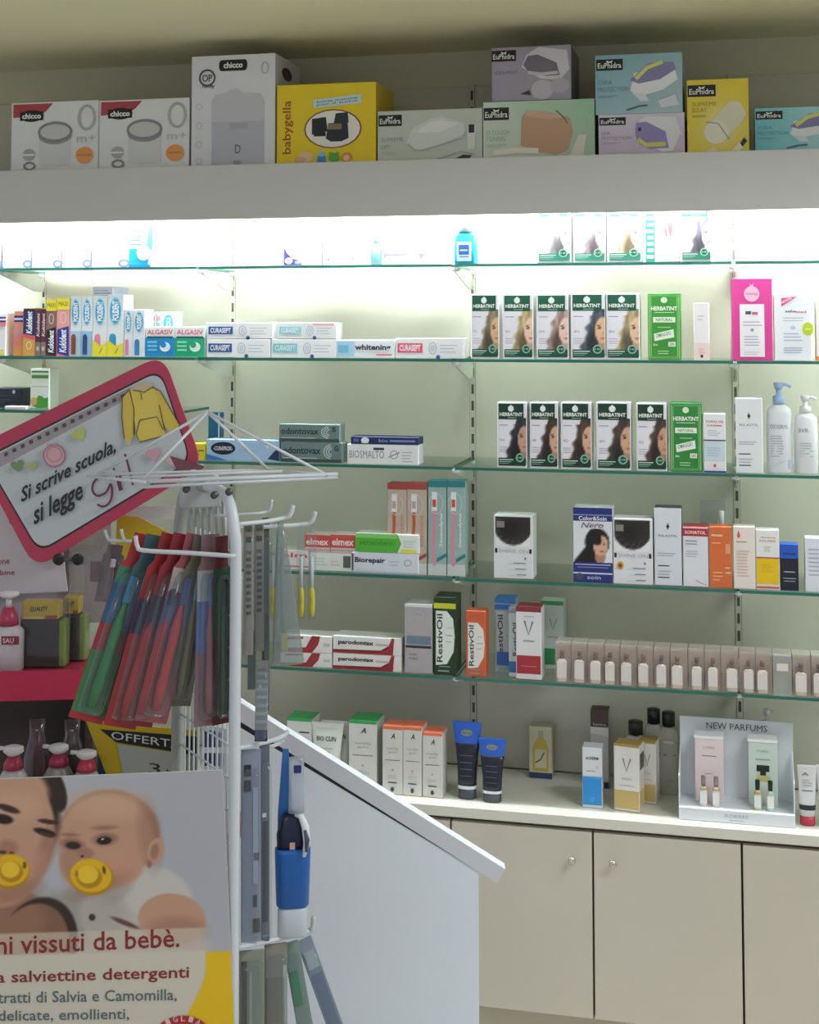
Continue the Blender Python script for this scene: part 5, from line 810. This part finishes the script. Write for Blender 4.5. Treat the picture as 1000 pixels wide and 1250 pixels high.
pr += [TA(qq(95, 586), (385/3.333, -207/3.333), (-17/3.333, -64/3.333), 'Si scrive scuola,', '#26282c', **SH), TA(qq(150, 690), (205/3.333, -112/3.333), (-26/3.333, -96/3.333), 'si legge', '#26282c', **SH)]
GC = '#6e3444'
for stroke in ([(455, 478), (420, 470), (388, 490), (380, 525), (400, 548), (435, 535), (455, 500), (460, 540), (450, 575), (425, 592), (400, 583)], [(478, 468), (492, 528)], [(500, 525), (490, 478), (505, 455), (528, 460)], [(512, 378), (530, 440), (545, 505)]):
    B_ = bend([(x, y, 0) for x, y in stroke], 4); pr.append(L([qq(p.x, p.y) for p in B_], 2.6, GC, 'handwriting'))
pr.append(E(*qq(468, 440), 1.6, 1.6, GC, 'handwriting'))
prints(pr, SM, 1, 1, sg, step=.00016)
MB().tube([atd(60, 640, 2.166)-bs, atd(60, 640, 2.242)-bs], .006, 10).build('sign_strut', mat('#8a8488', .4), st, True)
# stand body
MB().prism([atd(*p, 2.24)-bs for p in ((-90, 590), (84, 590), (84, 846), (-90, 846))], VH*.01).build('backboard', mat('#b9b2b6', .5), st)
MB().prism([atd(*p, 2.24)-bs for p in ((-90, 846), (150, 846), (150, 960), (-90, 960))], VH*.01).build('shaded_backboard', mat('#453b38', .6), st)  # board below the shelf darkened in its colour to stand for shade
hb = atd(0, 960, 2.24).z
MB().prism([Vector((*(atd(x, 960, 2.24)-bs)[:2], z)) for x, z in ((-90, 0), (84, 0), (84, hb), (-90, hb))], VH*.01).build('lower_backboard', mat('#b9b2b6', .5), st)
tb = MB().prism([atd(*p, 2.20)-bs for p in ((-90, 600), (5, 616), (12, 640), (75, 660), (82, 722), (-90, 730))], VH*.005).build('text_board', mat('#cfc8ce', .5), st)
prints([TA((-16, 689.5), (28, -1), (0, -6.5), 'cotone', '#a03a50'), TA((-18, 703), (36, -1.5), (0, -6.5), 'bambine', '#a03a50')], lambda x, y, off: atd(x, y, 2.20)-bs-VH*off, 1, 1, tb)
for z_, py0, py1, nm in ((0, 0, 0, 'shelf_board'),):
    f0, f1 = atd(-90, 838, 2.06), atd(104, 815, 2.10); zs = (f0.z+f1.z)/2; f0.z = f1.z = zs
    MB().prism([p-bs for p in (f0, f1, f1-up*.006, f0-up*.006)], VH*.16).build('shelf_board', mat('#a9324c', .4), st)
    MB().prism([p-bs for p in (f0-VH*.004+up*.012, f1-VH*.004+up*.006, f1-VH*.004-up*.036, f0-VH*.004-up*.032)], VH*.004).build('pink_shelf_front', mat('#c62a52', .35), st)
SZ = zs
g0, g1 = atd(-90, 975, 2.02), atd(283, 975, 2.075); zl = .845; g0.z = g1.z = zl
MB().prism([p-bs for p in (g0, g1, g1-up*.012, g0-up*.012)], VH*.19).build('lower_shelf', mat('#8a2c44', .4), st)
for x_ in (-80, 112): 
    p = atd(x_, 900, 2.215); o = MB().box(-.006, .006, -.02, .02, 0, zs-.01).build('side_support', mat('#5a4c4a', .5), st); o.location = Vector((p.x, p.y, 0))-bs; o.rotation_euler = (0, 0, YAW)
for px in (71.5, 95):
    o = MB().loft([(-.004, .006, .006), (-.003, .0085, .0085), (.003, .0085, .0085), (.004, .006, .006)], 16).build('clip_knob', mat('#191a1a', .4), st, True); o.location = atd(px, 683, 2.15)-bs; o.rotation_euler = (math.pi/2, 0, YAW+.5)
MB().tube([atd(72, 683, 2.153)-bs, atd(95, 683, 2.153)-bs], .003, 8).build('clip_bar', mat('#5a5c5a', .4), st, True)
MB().prism([atd(*p, 2.232)-bs for p in ((83, 640), (135, 618), (135, 760), (83, 760))], VH*.004).build('clear_side_panel', clear_mat('stand_acrylic', '#efecee', .1, .1, .30, '#b4acb2'), st)
# things on the pink shelf
def stand_bottle(px, dep, zb, h, w, label, lab=True, grp=None, body='#cfc6cc', cap='#b53a58', fr=.56):
    p = atd(px, 900, dep); t = thing('pump_bottle', (p.x, p.y, zb), label, 'bottle', grp, YAW)
    bh = h*fr; g_ = h-bh
    MB().loft([(0, w*.47, w*.4), (.002, w*.5, w*.42), (bh*.86, w*.5, w*.42), (bh*.96, w*.36, w*.32), (bh, w*.24, w*.24)], 20, 2.3).build('body', mat(body, .3), t, True)
    MB().loft([(bh, w*.33, w*.33), (bh+g_*.18, w*.31, w*.31), (bh+g_*.48, w*.18, w*.18)], 16).build('pink_collar', mat(cap, .35), t, True)
    MB().loft([(bh+g_*.46, w*.10, w*.10), (h*.92, w*.10, w*.10)], 12).build('stem', mat('#d6ced4', .4), t, True)
    m = MB().loft([(h*.89, w*.2, w*.2), (h*.92, w*.34, w*.22), (h*.96, w*.32, w*.2), (h*.97, w*.2, w*.15)], 16); m.tube([(-w*.2, 0, h*.94), (-w*.52, 0, h*.95)], w*.07, 8); m.build('pump_head', mat('#d9d2d6', .35), t, True)
    if lab:
        b = MB().box(-w*.1, w*.47, -w*.435, -w*.425, bh*.62, bh*.80).build('label_print', mat('#8f2f44', .45), t)
        prints([T(.1, .2, .8, .8, 'SAU', '#e6dce0')], lambda x, y, off: (-w*.1+x, -w*.435-off, bh*.62+y), w*.5, bh*.18, t)
    return t
stand_bottle(8, 2.12, SZ+.0005, .120, .046, 'white pump bottle with pink collar standing on the pink shelf')
def sponge(px0, px1, py0, dep, label, first):
    a, b = atd(px0, py0, dep), atd(px1, py0, dep); w = (b-a).length; h = a.z-SZ; p = (a+b)/2
    t = thing('sponge_pack', (p.x, p.y, SZ+.0005), label, 'sponge pack', 'sponge packs on the pink shelf', YAW)
    MB().bbox(-w/2, w/2, 0, .030, 0, h*.72, .003, 2).build('dark_sponge', mat('#2c2b2e', .8), t)
    MB().bbox(w/2-.001, w/2+.010, .002, .028, .001, h*.71, .003, 2).build('green_sponge', mat('#7f9a2c', .8), t)
    MB().bbox(-w/2+.002, w/2, .002, .026, h*.73, h, .002).build('yellow_header', mat('#c9b02a', .5), t)
    prints([TA((.22, .40), (.5, .04), (0, .3), 'QUALITY', '#2a2620', bold=.03), R(.66, .0, .98, .22, '#a8402c'), R(.05, .02, .62, .16, '#d9cc6a')], lambda x, y, off: (x-w/2+.002, .002-off, h*.73+y), w-.004, h*.27, t)
    MB().bbox(-w/2-.001, w/2+.011, -.001, .031, 0, h+.001, .003).build('clear_wrap', clear_mat('wrap_film', '#f6f4f5', .09, .12, .05, '#d9d4d8'), t)
sponge(25, 72, 735, 2.13, 'dark sponge pack with green side and yellow header, beside the bottle', True)
sponge(76, 97, 729, 2.17, 'dark sponge pack set back with yellow header, beside the hanging brushes', False)
p = atd(112, 700, 2.005); t = thing('clear_pouch', p, 'clear plastic pouch hanging beside the stand', 'pouch')
MB().prism([atd(*q_, 2.005)-p for q_ in ((103, 679), (122, 672), (126, 652), (131, 652), (134, 672), (136, 742), (126, 757), (104, 744))], VH*.012).build('film', clear_mat('pouch_film', '#f2eef0', .1, .12, .22, '#b9aeb2'), t); MB().box(-.004, .010, .003, .007, -.012, .016).build('insert', mat('#6a4a54', .5), t)
for i, (px, dep, h) in enumerate([(17, 2.06, .168), (72, 2.10, .158), (106, 2.09, .152)]):
    stand_bottle(px, dep, zl+.0005, h, .045, ['white pump bottle with pink collar below the pink shelf, at the stand edge', 'pump bottle with magenta collar wrapped in film, below the pink shelf', 'low pump bottle with magenta collar beside the offer sign'][i], False, 'pump bottles below the pink shelf', ['#bdb6bc', '#8f8a86', '#b4adb0'][i], ['#a8324e', '#a02c50', '#b5304c'][i], fr=.78)
for i, px in enumerate((45, 88)):
    p = atd(px, 900, 2.16); t = thing('wrapped_bottle', (p.x, p.y, zl+.0005), ['film wrapped maroon bottle between the pump bottles', 'film wrapped dark bottle beside the offer sign'][i], 'bottle', 'film wrapped bottles', YAW)
    MB().loft([(0, .017, .015), (.11, .017, .015), (.13, .008, .008), (.155, .007, .007)], 16).build('body', mat(['#4a2430', '#4a3c34'][i], .3), t, True); MB().loft([(0, .020, .017), (.115, .020, .017), (.15, .011, .011), (.172, .013, .008)], 10, 3).build('film_wrap', clear_mat('wrap_film', '#f6f4f5', .09, .12, .05, '#d9d4d8'), t, True)
# offer sign
p = atd(165, 960, 2.12); ob = Vector((p.x, p.y, zl)); t = thing('offer_sign', ob, 'yellow and black special offer card beside the rack', 'sign')
yc = MB().prism([atd(*q_, 2.12)-ob for q_ in ((104, 878), (150, 884), (240, 892), (240, 1014), (156, 1014))], VH*.004).build('yellow_card', mat('#b59a1c', .5), t)
prints([P([(122, 890), (240, 899), (240, 922), (142, 906)], '#17181a', 'black_band'), TA((136, 902), (86, 12), (0, -9.5), 'OFFERTA', '#c9c9c6', bold=.0), P([(143, 908), (240, 923), (240, 1005), (162, 1005)], '#9fa39c', 'price_panel'), TA((182, 944), (14, 1), (0, -13), '3', '#2a2c2c', bold=0), TA((203, 943), (3, 0), (0, -4), ',', '#2a2c2c', bold=0)], lambda x, y, off: atd(x, y, 2.12)-ob-VH*off, 1, 1, yc)
p = atd(134, 892, 2.14); t = thing('blue_card', p, 'blue card standing behind the offer sign', 'card'); MB().prism([atd(*q_, 2.14)-p for q_ in ((120, 850), (152, 852), (152, 1008), (120, 1008))], VH*.012).build('card_body', mat('#35658a', .5), t); MB().prism([atd(*q_, 2.139)-p for q_ in ((122, 800), (150, 800), (150, 850), (121, 848))], VH*.012).build('black_top', mat('#1c1c1e', .5), t)
# striped pack behind the mesh
p = atd(262, 1000, 2.10); t = thing('striped_carton', p, 'white carton with navy bars seen through the rack wire', 'box')
cb = MB().prism([atd(*q_, 2.10)-p for q_ in ((248, 884), (277, 890), (277, 1020), (248, 1020))], VH*.03).build('carton_body', mat('#c9ccd4', .5), t)
prints([*[P([(250+5*k, 890+k), (253+5*k, 890.5+k), (253+5*k, 935), (250+5*k, 935)], '#2c3254', 'navy_bar') for k in range(5)], P([(249, 912), (276, 912), (276, 919), (249, 919)], '#d9dce2', 'white_strip')], lambda x, y, off: atd(x, y, 2.10)-p-VH*off, 1, 1, cb)
p = atd(165, 660, 2.28); 
MB().prism([atd(*q_, 2.236)-bs for q_ in ((143, 628), (170, 632), (215, 655), (215, 690), (140, 690))], VH*.004).build('yellow_card', mat('#c4a81c', .5), st)
MB().prism([atd(*q_, 2.238)-bs for q_ in ((84, 618), (236, 618), (236, 634), (84, 634))], VH*.004).build('header_rail', mat('#c9ccc8', .5), st)

# ------------------------------------------------------------------ poster of woman and baby
dp = 1.8375
qc = lambda x, y: (x/3.3333, 930+y/3.3333)
PQ = [(-300, 83), (905, 35), (985, 1750), (-300, 1750)]
def pq(u, v):
    a, b, c, d = [np.array(p_, float) for p_ in PQ]; return (a*(1-u)+b*u)*v+(d*(1-u)+c*u)*(1-v)
o = atd(150, 1300, dp); pb0 = Vector((o.x, o.y, atd(*qc(300, 1750), dp).z))
t = thing('poster_board', pb0, 'advert poster of a woman and a baby with yellow dummies', 'poster')
bd = MB().prism([atd(*qc(*p_), dp)-pb0 for p_ in PQ], VH*.004).build('board', mat('#d3cfc8', .5), t)
def paint(u, v):
    X = np.empty((len(u), 2))
    a, b, c, d = [np.array(p_, float) for p_ in PQ]
    X = (a*(1-u)[:, None]+b*u[:, None])*v[:, None]+(d*(1-u)[:, None]+c*u[:, None])*(1-v)[:, None]; x, y = X[:, 0], X[:, 1]
    im = np.tile(np.array([.74, .74, .77]), (len(x), 1)); im = lay(im, ell(x, y, 800, 250, 330, 500, 0, 1.2)*.5, [.70, .70, .75])
    def e(cx, cy, rx, ry, c, s=.1, ang=0, k=1.0):
        nonlocal im; im = lay(im, ell(x, y, cx, cy, rx, ry, ang, s)*k, c)
    SK, SKD = [.80, .62, .52], [.62, .44, .36]
    # shoulders and shirt
    e(250, 640, 200, 110, [.66, .64, .62], .5)
    e(30, 720, 270, 190, [.55, .39, .31], .12); e(60, 640, 120, 110, [.62, .45, .36], .5)
    m = np.clip(ell(x, y, 150, 760, 160, 215, 20, .06)-ell(x, y, 125, 775, 150, 205, 20, .06), 0, 1); im = lay(im, m, [.22, .16, .14])
    e(560, 640, 225, 190, [.78, .76, .73], .12, 20); e(640, 540, 150, 110, [.82, .80, .77], .2, 25); e(420, 620, 95, 90, [.74, .71, .68], .5); e(700, 640, 138, 105, SK, .08, 5); e(720, 690, 120, 60, SKD, .6, 0, .5); e(480, 520, 70, 40, [.66, .62, .58], .7, -40, .6)
    e(375, 632, 14, 14, [.25, .2, .2], .3); e(510, 655, 60, 10, [.45, .28, .26], .6, 22)
    # baby's head
    e(445, 290, 205, 178, [.66, .50, .40], .08); e(430, 310, 196, 172, SK, .12); e(370, 400, 130, 130, SK, .1); e(470, 400, 120, 110, SK, .2)
    e(440, 175, 150, 60, [.85, .69, .58], .9, 0, .8); e(610, 300, 45, 130, SKD, .8, -8, .45); e(400, 500, 120, 40, SKD, .8, -20, .6); e(290, 400, 40, 90, [.70, .52, .43], .9, 0, .7); e(480, 420, 60, 50, [.84, .60, .52], .9, 0, .6)
    e(634, 362, 33, 54, SK, .12, 12); e(630, 365, 17, 32, SKD, .5, 12, .7); e(608, 415, 10, 16, SKD, .6)
    e(296, 335, 46, 22, [.58, .42, .35], .7, 8); e(298, 340, 30, 15, [.20, .14, .12], .4, 4); e(428, 315, 48, 24, [.60, .44, .36], .7, -5); e(424, 320, 30, 16, [.14, .09, .08], .3, -5); e(418, 314, 5, 4, [.9, .9, .9], .4)
    e(425, 268, 50, 9, [.64, .48, .39], .9, -2); e(285, 296, 38, 8, [.64, .48, .39], .9, 2); e(348, 372, 34, 22, [.70, .50, .42], .6); e(335, 384, 8, 6, [.4, .25, .2], .5)
    # woman's face and hair
    e(-70, 190, 320, 260, [.20, .14, .12], .08, 20); e(210, 100, 52, 110, [.20, .15, .13], .15, -22)
    e(40, 330, 178, 265, SK, .07, 14); e(50, 120, 150, 110, SK, .2, 10); e(-20, 300, 150, 200, SK, .3)
    e(190, 360, 35, 120, SKD, .8, 20, .6); e(60, 180, 100, 60, [.86, .69, .58], .9, 0, .6); e(60, 530, 110, 40, SKD, .8, -15, .6); e(130, 400, 60, 50, [.84, .60, .52], .9, 0, .6)
    e(35, 190, 48, 14, [.26, .17, .14], .4, 18); e(196, 243, 42, 10, [.28, .19, .15], .4, 8); e(10, 232, 44, 20, [.16, .1, .1], .35, 8); e(182, 285, 46, 14, [.18, .12, .1], .35, 14); e(190, 297, 34, 8, [.32, .2, .16], .5, 14)
    e(30, 350, 42, 30, [.70, .50, .42], .7); e(10, 368, 16, 8, [.35, .2, .17], .5); e(48, 372, 12, 7, [.38, .22, .18], .5)
    # dummies
    YL, YD, YM = [.93, .74, .12], [.76, .55, .06], [.97, .81, .2]
    e(40, 445, 82, 70, YD, .06, -8); e(40, 440, 78, 64, YL, .08, -8); e(46, 448, 48, 42, YD, .15); e(42, 438, 38, 33, YM, .15); e(100, 420, 8, 14, [.5, .35, .1], .4)
    e(372, 468, 90, 74, YD, .06, 8); e(370, 462, 84, 68, YL, .08, 8); e(364, 470, 52, 44, YD, .15); e(358, 458, 42, 36, YM, .15); e(424, 440, 7, 17, [.45, .3, .1], .4, -10); e(312, 455, 6, 16, [.7, .5, .1], .4)
    # lower text field
    band = soft(690+(-.03)*(x-300)-y, 8)*soft(x-840, 60); im = lay(im, band*.72, [.86, .80, .74])
    low = soft(780-.02*(x-300)-y, 10)*soft(x-(838-np.clip(y-850, 0, 400)**1.35*.07), 14); im = lay(im, low, [.86, .83, .77])
    yel = soft(772-.03*(x-850)-y, 8)*soft((838-np.clip(y-850, 0, 400)**1.35*.07)-x, 10); im = lay(im, yel, [.95, .78, .10])
    return im
prints([PIC(0, 0, 1, 1, 250, 340, paint, 'printed_photo')], lambda x, y, off: atd(*qc(*pq(x, y)), dp)-pb0-VH*off, 1, 1, bd)
TR = '#8f2f33'; TBL = '#5c6f78'
prints([TA((-14, 785), (745, -32), (0, -78), 'ni vissuti da bebè.', TR, bold=.012), TA((-30, 914), (800, -22), (0, -62), 'la salviettine detergenti', TR, bold=.014), TA((-62, 990), (782, -14), (0, -54), 'estratti di Salvia e Camomilla,', TBL, bold=.008), TA((-6, 1060), (532, -8), (0, -50), 'delicate, emollienti,', TBL, bold=.008), E(745, 1165, 140, 135, '#b83038', 'red_badge', n=32), *[TA((745+118*math.sin(a)-8*math.cos(a), 1165-112*math.cos(a)-8*math.sin(a)), (18*math.cos(a), 18*math.sin(a)), (24*math.sin(a), -24*math.cos(a)), ch, '#e6c9c4') for ch, a in zip('IGLIA', (-.5, -.25, 0, .25, .5))]], lambda x, y, off: atd(*qc(x, y), dp)-pb0-VH*off, 1, 1, bd, base=.0007)
